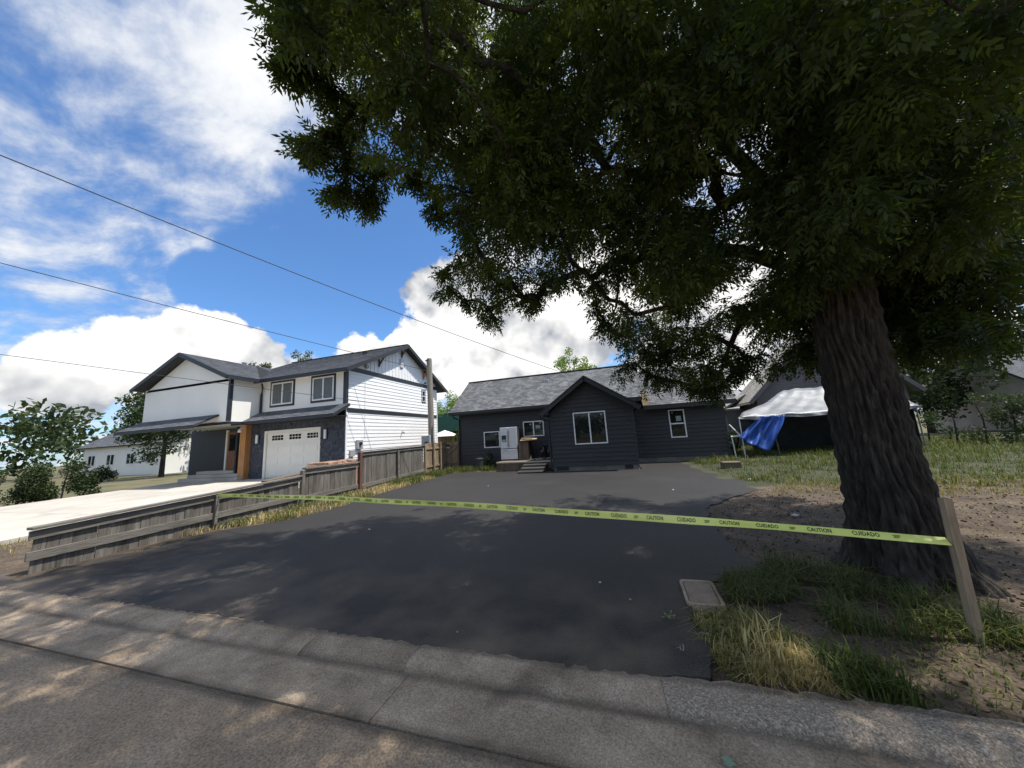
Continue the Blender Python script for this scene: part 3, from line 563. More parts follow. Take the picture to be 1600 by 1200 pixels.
s = MB(); s.box(-5.43, -5.20, 15.955, 15.972, 1.35, 1.68); s.build('water_dispenser', m_black, FR)
s = MB(); s.box(-5.41, -5.22, 15.95, 15.956, 1.36, 1.47); s.build('drip_tray', m_grey, FR)
CA = thing('wooden_crate', 'tall dark wooden crate standing right of the refrigerator', 'crate', (-4.3, 16.3, .42))
for i in range(4):
    s = MB(); s.box(-4.58 + i * .13, -4.46 + i * .13, 15.98, 16.0, .43, 1.32); s.build('crate_board', m_plank, CA)
for i in range(4):
    s = MB(); s.box(-4.06, -4.04, 16.02 + i * .14, 16.15 + i * .14, .43, 1.32); s.build('crate_board', m_plank, CA)
s = MB(); s.box(-4.57, -4.07, 16.005, 16.55, .43, 1.30); s.build('crate_body', m_bin, CA)
o = MB(); o.obb((-4.08, 16.2, 1.40), (.42, .03, .02), (-.05, .3, .02), (0, 0, .02)); o.obb((-4.1, 16.25, 1.46), (.30, -.04, -.02), (.04, .22, .0), (0, 0, .018)); o = o.build('plywood_offcut', m_ply); tag(o, 'tan plywood offcuts lying on top of the wooden crate', 'plywood')
def lumpy(name, cx, cy, cz, rx, ry, rz, mat, seed, parent=None, knot=True):
    r = np.random.default_rng(seed); nu, nv = 22, 14; V = []
    ph = r.uniform(0, 6.28, 8)
    for j in range(nv + 1):
        t = j / nv * math.pi
        for i in range(nu):
            p = i / nu * 2 * math.pi
            k = 1 + .10 * math.sin(3 * p + ph[0] + t) + .07 * math.sin(5 * p + ph[1] - 2 * t) + .06 * math.sin(7 * t + ph[2] + p)
            zz = math.cos(t); rr = math.sin(t) ** .7
            V.append((cx + rx * rr * k * math.cos(p), cy + ry * rr * k * math.sin(p), cz + rz * (zz if zz > 0 else zz * .95) * (1 + .05 * math.sin(4 * p + ph[3]))))
    F = []
    for j in range(nv):
        for i in range(nu): F.append((j * nu + i, j * nu + (i + 1) % nu, (j + 1) * nu + (i + 1) % nu, (j + 1) * nu + i))
    m = MB(); m.v = V; m.f = F; m.uv = [(0, 0)] * (4 * len(F)); return m
for (x, y, rx, rz, lab, sd) in ((-3.36, 16.35, .26, .30, 'left of two black rubbish bags on the porch, flopped over', 4), (-2.95, 16.2, .27, .42, 'taller right hand black rubbish bag on the porch against the bay', 5)):
    T = thing('rubbish_bag', lab, 'rubbish bag', (x, y, .42), 'black rubbish bags on the porch')
    lumpy('bag', x, y, .42 + rz, rx, rx, rz, m_bag, sd).build('bag', m_bag, T, smooth=True)
    for q in (-1, 1):
        s = MB(); s.tube([(x, y, .42 + rz * 1.9), (x + q * .07, y, .42 + rz * 2.15), (x + q * .15, y - .03, .42 + rz * 2.2)], [.05, .06, .02], 7); s.build('tied_ear', m_bag, T)
s = MB(); rr = random.Random(4)
for k in range(26):
    c = Vector((-3.9 + rr.random() * .9, 15.3 + rr.random() * .8, .43 + rr.random() * .05)); a = rr.random() * 6
    s.obb(c, (math.cos(a) * .09, math.sin(a) * .09, rr.uniform(-.03, .03)), (-math.sin(a) * .05, math.cos(a) * .05, .01), (0, 0, .004))
o = s.build('litter', m_litter, kind='stuff'); tag(o, 'pale scraps of litter strewn on the porch deck before the bags', 'litter')
BN = thing('dustbin', 'small dark grey dustbin standing on the weeds left of the porch', 'bin', (-6.85, 16.3, 0))
s = MB(); s.lathe((-6.85, 16.3, 0), [(.001, .0), (.17, .0), (.21, .52), (.001, .52)]); s.build('bin_body', m_bin, BN, smooth=False)
s = MB(); s.lathe((-6.85, 16.3, .5), [(.225, 0), (.235, .02), (.23, .06), (.12, .09), (.001, .095)]); s.build('bin_lid', m_bin, BN)

# ------------------------------------------------------------------ the white house
H2 = thing('white_house', 'two storey white house with dark trim, slate clad garage front and grey roof', 'house', (-16, 17, 0.25))
SX = -12.0; FY = 12.49; BK = 21.4; LX = -17.5; G0 = 0.25
wsd = Wall('y', SX); wf = Wall('x', FY)
RYW, RZW = 16.95, 7.62; EFY, EFZ = 12.05, 5.28; pit = (RZW - EFZ) / (RYW - EFY)
EBY = 2 * RYW - EFY
s = MB(); lap_siding(s, wsd, 0.30, 3.22, 0.19, lambda z: (FY + .1, 20.9), lip=0.02); s.build('siding', m_white_lap, H2, kind='stuff', fix=False)
s = MB(); lap_siding(s, wsd, 3.44, 5.26, 0.19, lambda z: (FY + .12, 20.9), [(19.02, 19.48, 4.22, 5.08)], lip=0.02); s.build('siding', m_white_lap, H2, kind='stuff', fix=False)
# gable: boards and battens
gtop = lambda y: RZW - abs(y - RYW) * pit - 0.12
s = MB(); s.prism([(SX - .06, FY + .3, 5.3), (SX - .06, 20.9, 5.3), (SX - .06, 20.9, gtop(20.9)), (SX - .06, RYW, gtop(RYW)), (SX - .06, FY + .3, gtop(FY + .3))], (0.065, 0, 0)); s.build('gable_wall', m_white_lap, H2)
y = 12.9
while y < 20.8:
    s = MB(); s.box(SX + .006, SX + .03, y, y + .05, 5.49, max(5.52, gtop(y + (.05 if y > RYW else 0)) - .02)); s.build('batten', m_white_lap, H2); y += .305
s = MB(); s.box(LX, SX - .02, FY + .06, 20.85, -.05, 5.2); s.build('wall_core', m_cream, H2)
s = MB(); s.box(SX - .3, SX + .012, FY + .3, 20.88, -.05, .30); s.build('foundation', m_found, H2)
# trims
s = MB(); wbox(s, wsd, FY + .1, 20.92, 5.27, 5.48, 0, .04); s.build('belly_band', m_trim, H2)
s = MB(); wbox(s, wsd, FY + .1, 20.92, 3.23, 3.43, 0, .04); s.build('belly_band', m_trim, H2)
s = MB(); s.box(SX - .14, SX + .035, FY - .035, FY + .115, 3.45, 5.26); s.build('corner_board', m_trim, H2)
s = MB(); wbox(s, wsd, FY + .0, FY + .1, .3, 3.22, 0, .03); s.build('corner_board', m_white_lap, H2)
s = MB(); wbox(s, wsd, 20.9, 21.0, .3, 5.26, -.1, .03); s.build('corner_board', m_white_lap, H2)
# front upper wall
s = MB(); s.box(LX, SX - .13, FY - .0, FY + .06, 3.3, 5.2)
s.build('front_wall', m_cream, H2)
window(H2, wf, -16.77, -15.32, 3.92, 5.08, case=m_trim, fw=.07, pane=m_glass2, blinds=True)
window(H2, wf, -14.05, -12.72, 3.92, 5.08, case=m_trim, fw=.07, pane=m_glass2, blinds=True)
window(H2, wsd, 19.07, 19.43, 4.27, 5.03, split='h', case=m_trim, fw=.04, cw=.07)
# ground floor slate stones
GX0, GX1, GZ0, GZ1 = -17.05, -13.42, G0, 2.62      # garage door opening incl. frame
rs = random.Random(9); s = MB(); z = G0
while z < 3.25:
    h = rs.choice((.075, .10, .10, .14)); x = -18.02
    while x < SX - .005:
        L = rs.uniform(.22, .62); x1 = min(x + L, SX + .0)
        parts = [(x, x1)]
        if z + h > GZ0 and z < GZ1: parts = [(a, b) for a, b in ((x, min(x1, GX0)), (max(x, GX1), x1)) if b - a > .02]
        for a, b_ in parts:
            d = rs.uniform(.015, .05); s.obb(((a + b_) / 2, FY - d / 2 + .03, z + h / 2), ((b_ - a) / 2 - .003, 0, 0), (0, d / 2 + .03, 0), (0, 0, h / 2 - .003))
        x += L
    z += h
s.build('slate_stone', m_stone, H2, kind='stuff', fix=False)
s = MB(); s.box(-18.02, GX0 + .01, FY + .02, FY + .07, G0 - .1, 3.3); s.box(GX1 - .01, SX - .01, FY + .02, FY + .07, G0 - .1, 3.3); s.box(GX0 + .01, GX1 - .01, FY + .02, FY + .07, GZ1, 3.3); s.build('stone_backing', m_stone, H2)
# garage door
s = MB(); s.box(GX0, GX0 + .13, FY - .06, FY + .06, G0, GZ1); s.box(GX1 - .13, GX1, FY - .06, FY + .06, G0, GZ1); s.box(GX0 + .13, GX1 - .13, FY - .06, FY + .06, GZ1 - .13, GZ1)
gf = s.build('garage_frame', m_garage, H2)
gx0, gx1 = GX0 + .135, GX1 - .135; gz0, gz1 = G0 + .01, GZ1 - .135
s = MB(); s.box(gx0, gx1, FY + .03, FY + .055, gz0, gz1); gd = s.build('garage_door', m_garage, H2)
nr, nc = 4, 4; hh = (gz1 - gz0) / nr; ww = (gx1 - gx0) / nc
for r in range(nr):
    s = MB(); s.box(gx0 + .004, gx1 - .004, FY + .012, FY + .029, gz0 + r * hh + .010, gz0 + (r + 1) * hh - .010); sec = s.build('door_section', m_garage, gd)
    if r == 3: continue
for r in range(3):
    for c in range(nc):
        s = MB(); s.box(gx0 + c * ww + .08, gx0 + (c + 1) * ww - .08, FY - .006, FY + .0115, gz0 + r * hh + .10, gz0 + (r + 1) * hh - .10); s.build('panel', m_garage, gd, bevel=.003)
for x0, x1 in ((-16.60, -15.83), (-15.45, -14.68), (-14.30, -13.55)):
    fr = MB(); fr.box(x0 - .05, x1 + .05, FY + .003, FY + .0115, 2.08, 2.42); fr = fr.build('window_insert', m_garage, gd)
    s = MB()
    for i in range(4):
        for j in range(2):
            a = x0 + (x1 - x0) * i / 4; s.box(a + .015, a + (x1 - x0) / 4 - .015, FY - .002, FY + .0025, 2.12 + .135 * j, 2.12 + .135 * j + .11)
    s.build('window_insert_panes', m_glass, gd)
for x in (-17.66 + .15, -13.08):
    s = MB(); s.box(x - .08, x + .08, FY - .07, FY - .03, 2.0, 2.5); lm = s.build('wall_lamp', m_black, H2)
    s = MB(); s.box(x - .065, x + .065, FY - .14, FY - .07, 2.03, 2.47); s.build('lamp_shade', m_lamp, lm, bevel=.01)
# pent roof over the garage
roof_slope(H2, m_shing2, (-18.2, 11.58, 3.10), (-11.75, 11.58, 3.10), (-11.75, FY - .01, 3.62), (-18.2, FY - .01, 3.62), .08, name='pent_roof')
beam(H2, 'fascia', m_trim, (-18.2, 11.58, 3.02), (-11.75, 11.58, 3.02), .03, .12)
beam(H2, 'fascia', m_trim, (-11.76, 11.56, 3.03), (-11.76, FY - .02, 3.56), .03, .13)
s = MB(); s.box(-18.0, -11.85, 11.62, FY, 3.0, 3.04); s.build('soffit', m_trim, H2)
# main roof
roof_slope(H2, m_shing2, (-21, EFY, EFZ), (-11.55, EFY, EFZ), (-11.55, RYW, RZW), (-21, RYW, RZW), .10)
roof_slope(H2, m_shing2, (-11.55, EBY, EFZ), (-21, EBY, EFZ), (-21, RYW, RZW), (-11.55, RYW, RZW), .10)
beam(H2, 'ridge_cap', m_shing2, (-21, RYW, RZW + .01), (-11.55, RYW, RZW + .01), .26, .02)
for (ya, za) in ((EFY, EFZ), (EBY, EFZ)): beam(H2, 'bargeboard', m_trim, (-11.55, ya, za - .10), (-11.55, RYW, RZW - .10), .05, .20)
beam(H2, 'fascia', m_trim, (LX, EFY, EFZ - .10), (-11.55, EFY, EFZ - .10), .03, .17)
s = MB(); s.box(LX, SX, EFY + .03, FY, EFZ - .1, EFZ - .07); s.build('soffit', m_cream, H2)
s = MB(); s.box(-13.75, -13.55, 15.5, 15.7, 6.9, 7.12); s.build('roof_vent', m_black, H2)
# gable brackets, vents and fittings
for yy in (14.76, 16.82, 19.21):
    zt = gtop(yy) - .02
    s = MB(); s.box(SX + .03, SX + .45, yy - .05, yy + .05, zt - .02, zt + .06); s.bar((SX + .035, yy, zt - .5), (SX + .4, yy, zt - .03), .07, .07); s.bar((SX + .06, yy, zt - .6), (SX + .06, yy, zt), .08, .05, up=(1, 0, 0)); s.build('bracket', m_cedar if yy > 19 else m_plank, H2)
s = MB(); wbox(s, wsd, 16.62, 16.98, 6.16, 6.72, .03, .06); av = s.build('attic_vent', m_grey, H2)
s = MB()
for i in range(7): wbox(s, wsd, 16.67, 16.93, 6.2 + i * .07, 6.2 + i * .07 + .04, .06, .075)
s.build('louvre', m_vinyl, av, kind='stuff')
s = MB(); s.tube([(SX + .03, 13.8, 5.68), (SX + .1, 13.8, 5.68)], .12, 12); s.build('round_vent', m_grey, H2)
s = MB(); s.tube([(SX + .03, 16.7, 1.95), (SX + .06, 16.75, 2.2), (SX + .06, 16.8, 2.35), (SX + .09, 17.1, 2.36)], .018, 6); s.build('hose_pipe', m_grey, H2)
s = MB(); s.tube([(SX + .05, 13.72, 3.45), (SX + .05, 13.72, 5.2)], .012, 6); s.tube([(SX + .05, 13.72, 2.0), (SX + .05, 13.72, 3.2)], .012, 6); s.build('cable', m_white_lap, H2)
s = MB(); wbox(s, wsd, 13.13, 13.52, 1.45, 1.88, .02, .14); mbx = s.build('meter_box', m_grey, H2, bevel=.01)
s = MB(); s.tube([(SX + .14, 13.32, 1.7), (SX + .2, 13.32, 1.7)], .08, 12); s.build('meter_dial', m_black, mbx)
s = MB(); wbox(s, wsd, 12.72, 13.0, 1.12, 1.4, .02, .12); s.tube([(SX + .06, 13.3, 1.45), (SX + .06, 13.3, .6)], .02, 6); s.tube([(SX + .06, 12.86, 1.12), (SX + .06, 12.86, .5)], .02, 6); s.build('utility_box', m_grey, H2)
# left wing with its porch
WL = -24.0; WF = 10.98
s = MB(); s.box(WL, LX - .0, WF, FY + 3, 3.12, 5.22); s.build('wing_wall', m_cream, H2)
s = MB(); s.box(LX - .1, LX + .03, WF - .03, WF + .12, 3.15, 5.18); s.build('corner_board', m_trim, H2)
RXW = -20.75; roof_slope(H2, m_shing2, (LX + .42, 10.55, 5.28), (LX + .42, 14.5, 5.28), (RXW, 14.5, 6.86), (RXW, 10.55, 6.86), .10)
roof_slope(H2, m_shing2, (2 * RXW - LX - .42, 14.5, 5.28), (2 * RXW - LX - .42, 10.55, 5.28), (RXW, 10.55, 6.86), (RXW, 14.5, 6.86), .10)
s = MB(); s.prism([(LX, WF, 5.1), (WL, WF, 5.1), (RXW, WF, 6.72)], (0, .06, 0)); s.build('gable_wall', m_cream, H2)
s = MB(); s.prism([(RXW, 14.4, 6.86), (LX + .42, 14.4, 5.28), (LX + .42, 12.06, 5.28), (RXW, 16.0, 6.86)], (0, 0, .03)); s.build('valley_fill', m_shing2, H2)
beam(H2, 'fascia', m_trim, (LX + .42, 10.55, 5.18), (LX + .42, 12.1, 5.18), .03, .17)
for q in (LX + .42, 2 * RXW - LX - .42): beam(H2, 'bargeboard', m_trim, (q, 10.54, 5.18), (RXW, 10.54, 6.76), .04, .18)
s = MB(); s.tube([(LX + .36, 12.2, 5.1), (LX + .3, 12.3, 4.85), (LX + .07, FY - .07, 4.55), (LX + .07, FY - .07, 3.45)], .05, 8); s.build('downspout', m_trim, H2)
s = MB(); s.box(WL, LX - .1, WF - .03, WF + .06, 3.0, 3.12); s.box(LX - .1, LX + .02, WF - .03, FY, 3.0, 3.12); s.build('porch_beam', m_trim, H2)
roof_slope(H2, m_shing2, (WL, 10.0, 2.98), (LX - .6, 10.0, 2.98), (LX - .6, WF - .04, 3.5), (WL, WF - .04, 3.5), .08, name='porch_roof')
beam(H2, 'fascia', m_trim, (WL, 10.0, 2.9), (LX - .6, 10.0, 2.9), .03, .13)
s = MB(); s.box(WL, -18.03, 13.2, 13.3, G0, 3.0); s.build('porch_wall', m_trim, H2)
dr = MB(); dr.box(-20.75, -19.85, 13.12, 13.19, .72, 2.8); dr = dr.build('front_door', m_door, H2)
s = MB(); s.box(-20.62, -19.98, 13.10, 13.118, 1.75, 2.65); s.build('door_pane', m_glass, dr)
s = MB(); s.tube([(-19.95, 13.11, 1.5), (-19.95, 13.06, 1.55), (-19.95, 13.06, 1.75), (-19.95, 13.11, 1.8)], .015, 6); s.build('handle', m_grey, dr)
for x in (-20.86, -19.82):
    s = MB(); s.box(x - .06, x + .06, 13.10, 13.19, .7, 2.9); s.build('door_casing', m_garage, H2)
for (x, w_, mt) in ((-18.25, .42, m_cedar), (-18.95, .14, m_garage), (-19.3, .12, m_trim)):
    s = MB(); s.box(x - w_ / 2, x + w_ / 2, 12.2 if w_ > .3 else 12.6, 12.5 if w_ > .3 else 12.75, G0, 3.0); s.build('porch_post', mt, H2)
for i, (y0, z) in enumerate(((12.75, .70), (12.35, .55), (11.95, .40))):
    s = MB(); s.box(-22.5, -18.1, y0, 13.2, G0 - .1, z); s.build('porch_step', m_conc, H2)
s = MB(); s.tube([(-17.98, 12.0, 2.86), (-17.98, 11.9, 2.8)], .06, 10); s.lathe((-17.95, 11.85, 2.62), [(.001, .18), (.05, .18), (.09, .1), (.10, 0), (.001, .0)], 12); s.build('flood_lamp', m_lamp, H2)

# ------------------------------------------------------------------ fence between the lots
FX = lambda y: -8.62 - (y - 5.0) * 0.045
def fence_section(name, label, y0, y1, t0, t1, bottom=-0.05, rb=0.22):
    F = thing(name, label, 'fence', (FX(y0), y0, 0), 'fence sections between the lots')
    r = random.Random(int(y0 * 10)); y = y0 + .06
    while y < y1 - .06:
        w = r.uniform(.125, .145); w = min(w, y1 - .06 - y); t = (y + w / 2 - y0) / (y1 - y0); z = t0 + (t1 - t0) * t - .05 + r.uniform(-.012, .0)
        s = MB(); x = FX(y) + r.uniform(-.008, .008); dx = FX(y + w) - FX(y)
        s.obb((x, y + w / 2 - .004, (z + bottom) / 2), (.009, 0, 0), (dx / 2, w / 2 - .0015, 0), (0, 0, (z - bottom) / 2)); s.build('fence_board', m_fence, F, fix=False); y += w + .002
    def along(z0, z1, dx, w, h, nm):
        s = MB(); s.bar((FX(y0) + dx, y0, z0), (FX(y1) + dx, y1, z1), w, h); return s.build(nm, m_rail, F, bevel=.004)
    along(t0, t1, .02, .16, .04, 'cap_rail'); along(t0 - .10, t1 - .10, .032, .04, .13, 'top_rail'); along(rb, rb + (.05 if t1 > 1.2 else 0), .032, .04, .13, 'bottom_rail')
    return F
fence_section('wooden_fence', 'low nearest section of weathered grey fence behind the yellow tape', 1.9 + .9, 7.46, .66, .84, rb=.26)
fence_section('wooden_fence', 'middle height section of weathered grey fence left of the red brown post', 7.56, 9.80, 1.04, 1.02, rb=.20)
fence_section('wooden_fence', 'tallest section of weathered grey fence between red brown post and utility pole', 9.94, 14.45, 1.40, 1.44, rb=.16)
def post(y, h, mat, w, lab, dx=0.03, nm='fence_post', g=None):
    s = MB(); s.box(FX(y) + dx - w / 2, FX(y) + dx + w / 2, y - w / 2, y + w / 2, -.1, h); o = s.build(nm, mat, bevel=.006); tag(o, lab, 'fence post', 'posts of the fence between the lots'); return o
post(7.51, .99, m_fence, .10, 'short grey fence post where the low fence steps up'); post(9.87, 1.37, m_redpost, .12, 'red brown fence post between two fence sections', .05); post(12.15, 1.30, m_rail, .09, 'pale grey slim post in front of the tallest fence section', .09); post(14.52, 1.42, m_fence_new, .11, 'tan fence post at the far end of the tall fence', .04)
post(5.27, .70, m_rail, .06, 'slim pale stake at the low fence where the yellow tape is tied', .09)
NF = thing('cedar_fence', 'short run of newer tan cedar fence beside the gate', 'fence', (-9.2, 15.5, 0))
y = 14.62; rr = random.Random(3)
while y < 16.9:
    s = MB(); x = FX(y) - .02; s.box(x - .01, x + .01, y, y + .135, -.05, 1.52 + rr.uniform(-.02, .02)); s.build('fence_board', m_fence_new, NF); y += .142
for z in (.35, 1.25): beam(NF, 'rail', m_fence_new, (FX(14.6) + .02, 14.6, z), (FX(16.9) + .02, 16.9, z), .04, .09)
for y in (15.35, 16.1): 
    s = MB(); s.box(FX(y) + .04, FX(y) + .13, y - .05, y + .05, -.05, 1.56); s.build('post', m_fence_new, NF)
GT = thing('garden_gate', 'tan wooden garden gate with diagonal brace and a white notice', 'gate', (-8.95, 17.0, 0))
x = -9.62; i = 0
while x < -8.42:
    s = MB(); s.box(x, x + .165, 16.98, 17.0, .08, 1.50 + rr.uniform(-.015, .015)); s.build('gate_board', m_fence_new, GT); x += .172
for z in (.35, 1.3): beam(GT, 'rail', m_fence_new, (-9.6, 16.955, z), (-8.45, 16.955, z), .04, .09)
beam(GT, 'brace', m_fence_new, (-9.55, 16.95, .42), (-8.5, 16.95, 1.24), .04, .09)
s = MB(); s.box(-9.22, -8.9, 16.935, 16.94, 1.14, 1.34); s.build('notice', m_litter, GT)
s = MB(); s.box(-8.44, -8.33, 16.9, 17.0, -.05, 1.7); o = s.build('gate_post', m_plank); tag(o, 'dark brown gate post between the gate and the charcoal house', 'gate post')

# ------------------------------------------------------------------ utility pole and wires
UP = thing('utility_pole', 'weathered utility pole with a grey meter box beside the white house', 'utility pole', (-9.22, 15.5, 0))
s = MB(); s.tube([(-9.2, 15.5, -.1), (-9.22, 15.5, 3), (-9.26, 15.5, 6.12)], [.165, .155, .14], 12); s.build('pole', m_pole, UP)
s = MB(); s.tube([(-9.02, 15.4, .5), (-9.03, 15.4, 2.2), (-9.02, 15.4, 2.5)], .03, 8); s.build('conduit', m_grey, UP)
s = MB(); s.box(-9.62, -9.12, 15.16, 15.3, 1.36, 1.92); mb_ = s.build('meter_cabinet', m_grey, UP, bevel=.015)
s = MB(); s.tube([(-9.3, 15.16, 1.52), (-9.3, 15.08, 1.52)], .09, 12); s.build('meter_dial', m_black, mb_)
s = MB(); s.tube([(-9.3, 15.36, 6.0), (-9.3, 15.2, 5.95)], .04, 8); s.tube([(-9.36, 15.3, 4.75), (-9.36, 15.18, 4.7)], .05, 8); s.build('insulator', m_black, UP)
def wire(label, p, q, sag, rad=.014):
    p = Vector(p); q = Vector(q); s = MB(); n = 24
    s.tube([p.lerp(q, i / n) - Vector((0, 0, sag * 4 * (i / n) * (1 - i / n))) for i in range(n + 1)], rad, 5); o = s.build('overhead_wire', m_wire, smooth=True); tag(o, label, 'wire', 'overhead wires')
wire('upper overhead wire running from top left down to the charcoal house ridge', (-12.6, 1.95, 8.5), (-2.83, 19.5, 5.40), .18)
wire('middle overhead wire crossing the white house roof to the pole top', (-24.3, -1.1, 10.1), (-9.3, 15.25, 5.42), .10)
wire('lowest overhead wire crossing the white house windows to the pole', (-23.4, -1.1, 6.25), (-9.3, 15.3, 3.3), .05, .010)
# side yard odds
for (k, y0, y1, zb, lab) in ((0, 7.2, 9.2, .62, 'dark plank resting on top behind the low fence'), ):
    s = MB(); s.bar((-9.75, y0, zb + .10), (-9.95, y1, zb + .22), .26, .10); o = s.build('timber_plank', m_plank, bevel=.01); tag(o, lab, 'plank')
    for yy in (7.5, 8.9):
        s = MB(); s.box(-10.05, -9.6, yy - .12, yy + .12, -.05, zb + .05 + .06 * (yy - 7.2)); o = s.build('concrete_block', m_found); tag(o, 'concrete block holding up the dark plank behind the fence, %s end' % ('near' if yy < 8 else 'far'), 'block')
BS = thing('brick_stack', 'stack of orange and tan bricks in the side yard before the white house', 'brick stack', (-10.2, 10.4, .1))
s = MB(); s.box(-10.75, -9.75, 9.35, 11.4, -.05, .9); s.build('stack_core', m_brick, BS)
br0 = None; rb_ = random.Random(6)
for l in range(2):
    for i in range(9):
        for j in range(4):
            x = -10.72 + j * .245; y = 9.36 + i * .227 + (.05 if l else 0)
            if l == 1 and rb_.random() < .4: continue
            if br0 is None: s = MB(); s.box(-10.315, -10.085, 10.295, 10.505, .1, .185); br0 = s.build('brick', m_brick, BS, bevel=.006); br0.location = (x + .115 + 10.2, y + .1 - 10.4, .805)
            else: shared('brick', br0, BS, (x + .115 + 10.2, y + .1 - 10.4, .805 + l * .09), (0, 0, rb_.uniform(-.08, .08)))

# ------------------------------------------------------------------ caution tape
TP = thing('caution_tape', 'yellow caution tape stretched across the driveway between fence and stake', 'tape', (0, 4, .68))
T0 = Vector((-8.58, 5.30, .69)); T1 = Vector((2.3, 3.385, .69)); TL = (T1 - T0).length; TD = (T1 - T0).normalized(); TN = Vector((-TD.y, TD.x, 0)).normalized()
S0 = 5.213            # where one CAUTION is centred
def tape_pt(s, h, lift=0.0):
    f = s / TL; x = T0.x + TD.x * s
    tilt = 0.12 * math.sin(s * 1.3) + 0.05 * math.sin(s * 4.1 + 1)
    k = min(1, max(0, (x - 0.1) / 1.3)); k = k * k * (3 - 2 * k); tilt = tilt * (1 - k) - 1.0 * k
    c, sn = math.cos(tilt), math.sin(tilt); p = T0 + TD * s + Vector((0, 0, .0227 * s - .00242 * s * s + 0.004 * math.sin(s * 2.1)))
    e = Vector((0, 0, 1)) * c - TN * sn; n = -TN * c - Vector((0, 0, 1)) * sn
    return p + e * h + n * (lift + .003 * math.sin(h * 60 + s * 3))
hw = .037; ns = 260; s = MB(); hs = [-hw, -hw / 2, 0, hw / 2, hw]; V = []; F = []
for i in range(ns + 1):
    for h in hs: V.append(tape_pt(TL * i / ns, h))
for i in range(ns):
    for j in range(4): a = i * 5 + j; F.append((a, a + 5, a + 6, a + 1))
s.v = V; s.f = F; s.uv = [(0, 0)] * (4 * len(F)); s.build('tape_band', m_tapey, TP, smooth=True, fix=False)
def text_mesh(txt, size):
    cu = bpy.data.curves.new('lettering', 'FONT'); cu.body = txt; cu.size = size; cu.align_x = 'CENTER'; cu.align_y = 'CENTER'; cu.offset = size * .018; cu.resolution_u = 2; cu.space_character = 1.08
    o = bpy.data.objects.new('lettering', cu); C.objects.link(o); dg = bpy.context.evaluated_depsgraph_get(); dg.update()
    me = bpy.data.meshes.new_from_object(o.evaluated_get(dg)); v = [tuple(p.co) for p in me.vertices]; f = [tuple(p.vertices) for p in me.polygons]
    bpy.data.objects.remove(o); bpy.data.curves.remove(cu); bpy.data.meshes.remove(me); return v, f
UNIT = 0.638
words = [(text_mesh('CAUTION', .050), 0.0), (text_mesh('CUIDADO', .050), .445 * UNIT)]
for k in range(-7, 10):
    for (tv, tf), off in words:
        c = S0 + k * UNIT + off
        if c < .25 or c > TL - .25: continue
        s = MB(); s.v = [tape_pt(c + x * .66, y * 1.02, .0022) for x, y, z in tv]; s.f = tf; s.uv = [(0, 0)] * sum(len(q) for q in tf); s.build('lettering', m_ink, TP, fix=False)
    c = S0 + k * UNIT + .72 * UNIT
    if .2 < c < TL - .2:
        s = MB()
        for (x0, x1, y0, y1) in ((-.022, .022, .007, .012), (-.016, .02, -.003, .002), (-.022, .01, -.013, -.008)):
            s.face([tape_pt(c + x0, y0, .0022), tape_pt(c + x1, y0, .0022), tape_pt(c + x1, y1, .0022), tape_pt(c + x0, y1, .0022)])
        s.build('printed_emblem', m_ink, TP, fix=False)
s = MB(); s.prism([(2.29, 3.35, -.1), (2.34, 3.35, -.1), (2.34, 3.40, -.1), (2.29, 3.40, -.1)], (.02, 0, 1.05)); o = s.build('wooden_stake', m_fence_new); tag(o, 'wooden stake in the grass by the street tree holding the yellow tape', 'stake')

# ------------------------------------------------------------------ canopy shelter with tarps
CS = thing('canopy_shelter', 'frame shelter under a pale grey tarp on the right hand lawn', 'shelter', (8, 18, 0))
cx0, cx1, cy0, cy1, cz, ridge = 5.36, 11.5, 16.6, 20.6, 1.84, 3.05
nx, ny = 40, 22; V = []
rt = np.random.default_rng(2); p1 = rt.uniform(0, 6, 6)
for j in range(ny + 1):
    for i in range(nx + 1):
        u = i / nx; v = j / ny; x = cx0 + (cx1 - cx0) * u; y = cy0 + (cy1 - cy0) * v
        hy = 1 - abs(2 * v - 1); hx = min(1, u * 3.4); hz = cz + (ridge - cz) * min(hy, .22 + hx * .95)
        sag = -.05 * math.sin(math.pi * min(1, hy)) - .05 * math.sin(math.pi * ((u * 3) % 1)) * (1 - .4 * hy)
        hz += sag + .018 * math.sin(x * 5 + p1[0] + y * 2) + .014 * math.sin(x * 9 - y * 5 + p1[1]) + .012 * math.sin(y * 11 + x * 3 + p1[2])
        V.append((x + 3.2 * min(v, .5) * (1 - u) + .02 * math.sin(y * 4), y + .03 * math.sin(x * 3 + 1) * (1 if j == 0 else 0), hz))
F = [(j * (nx + 1) + i, j * (nx + 1) + i + 1, (j + 1) * (nx + 1) + i + 1, (j + 1) * (nx + 1) + i) for j in range(ny) for i in range(nx)]
s = MB(); s.v = V; s.f = F; s.uv = [(0, 0)] * (4 * len(F)); o = s.build('roof_tarp', m_tarp, CS, smooth=True, fix=False)
sm = o.modifiers.new('thick', 'SOLIDIFY'); sm.thickness = .012
s = MB(); V = []      # hanging front hem
for i in range(nx + 1):
    x = cx0 + (cx1 - cx0) * i / nx; z = V0 = cz - .05 * math.sin(math.pi * ((i / nx * 3) % 1)) - .0
    V += [(x, cy0 - .005 + .02 * math.sin(x * 7), z + .01), (x, cy0 - .03 + .03 * math.sin(x * 9), z - .10 - .03 * math.sin(x * 4.3))]
s.v = V; s.f = [(2 * i, 2 * i + 2, 2 * i + 3, 2 * i + 1) for i in range(nx)]; s.uv = [(0, 0)] * (4 * nx); s.build('hem', m_tarp, CS, smooth=True, fix=False)
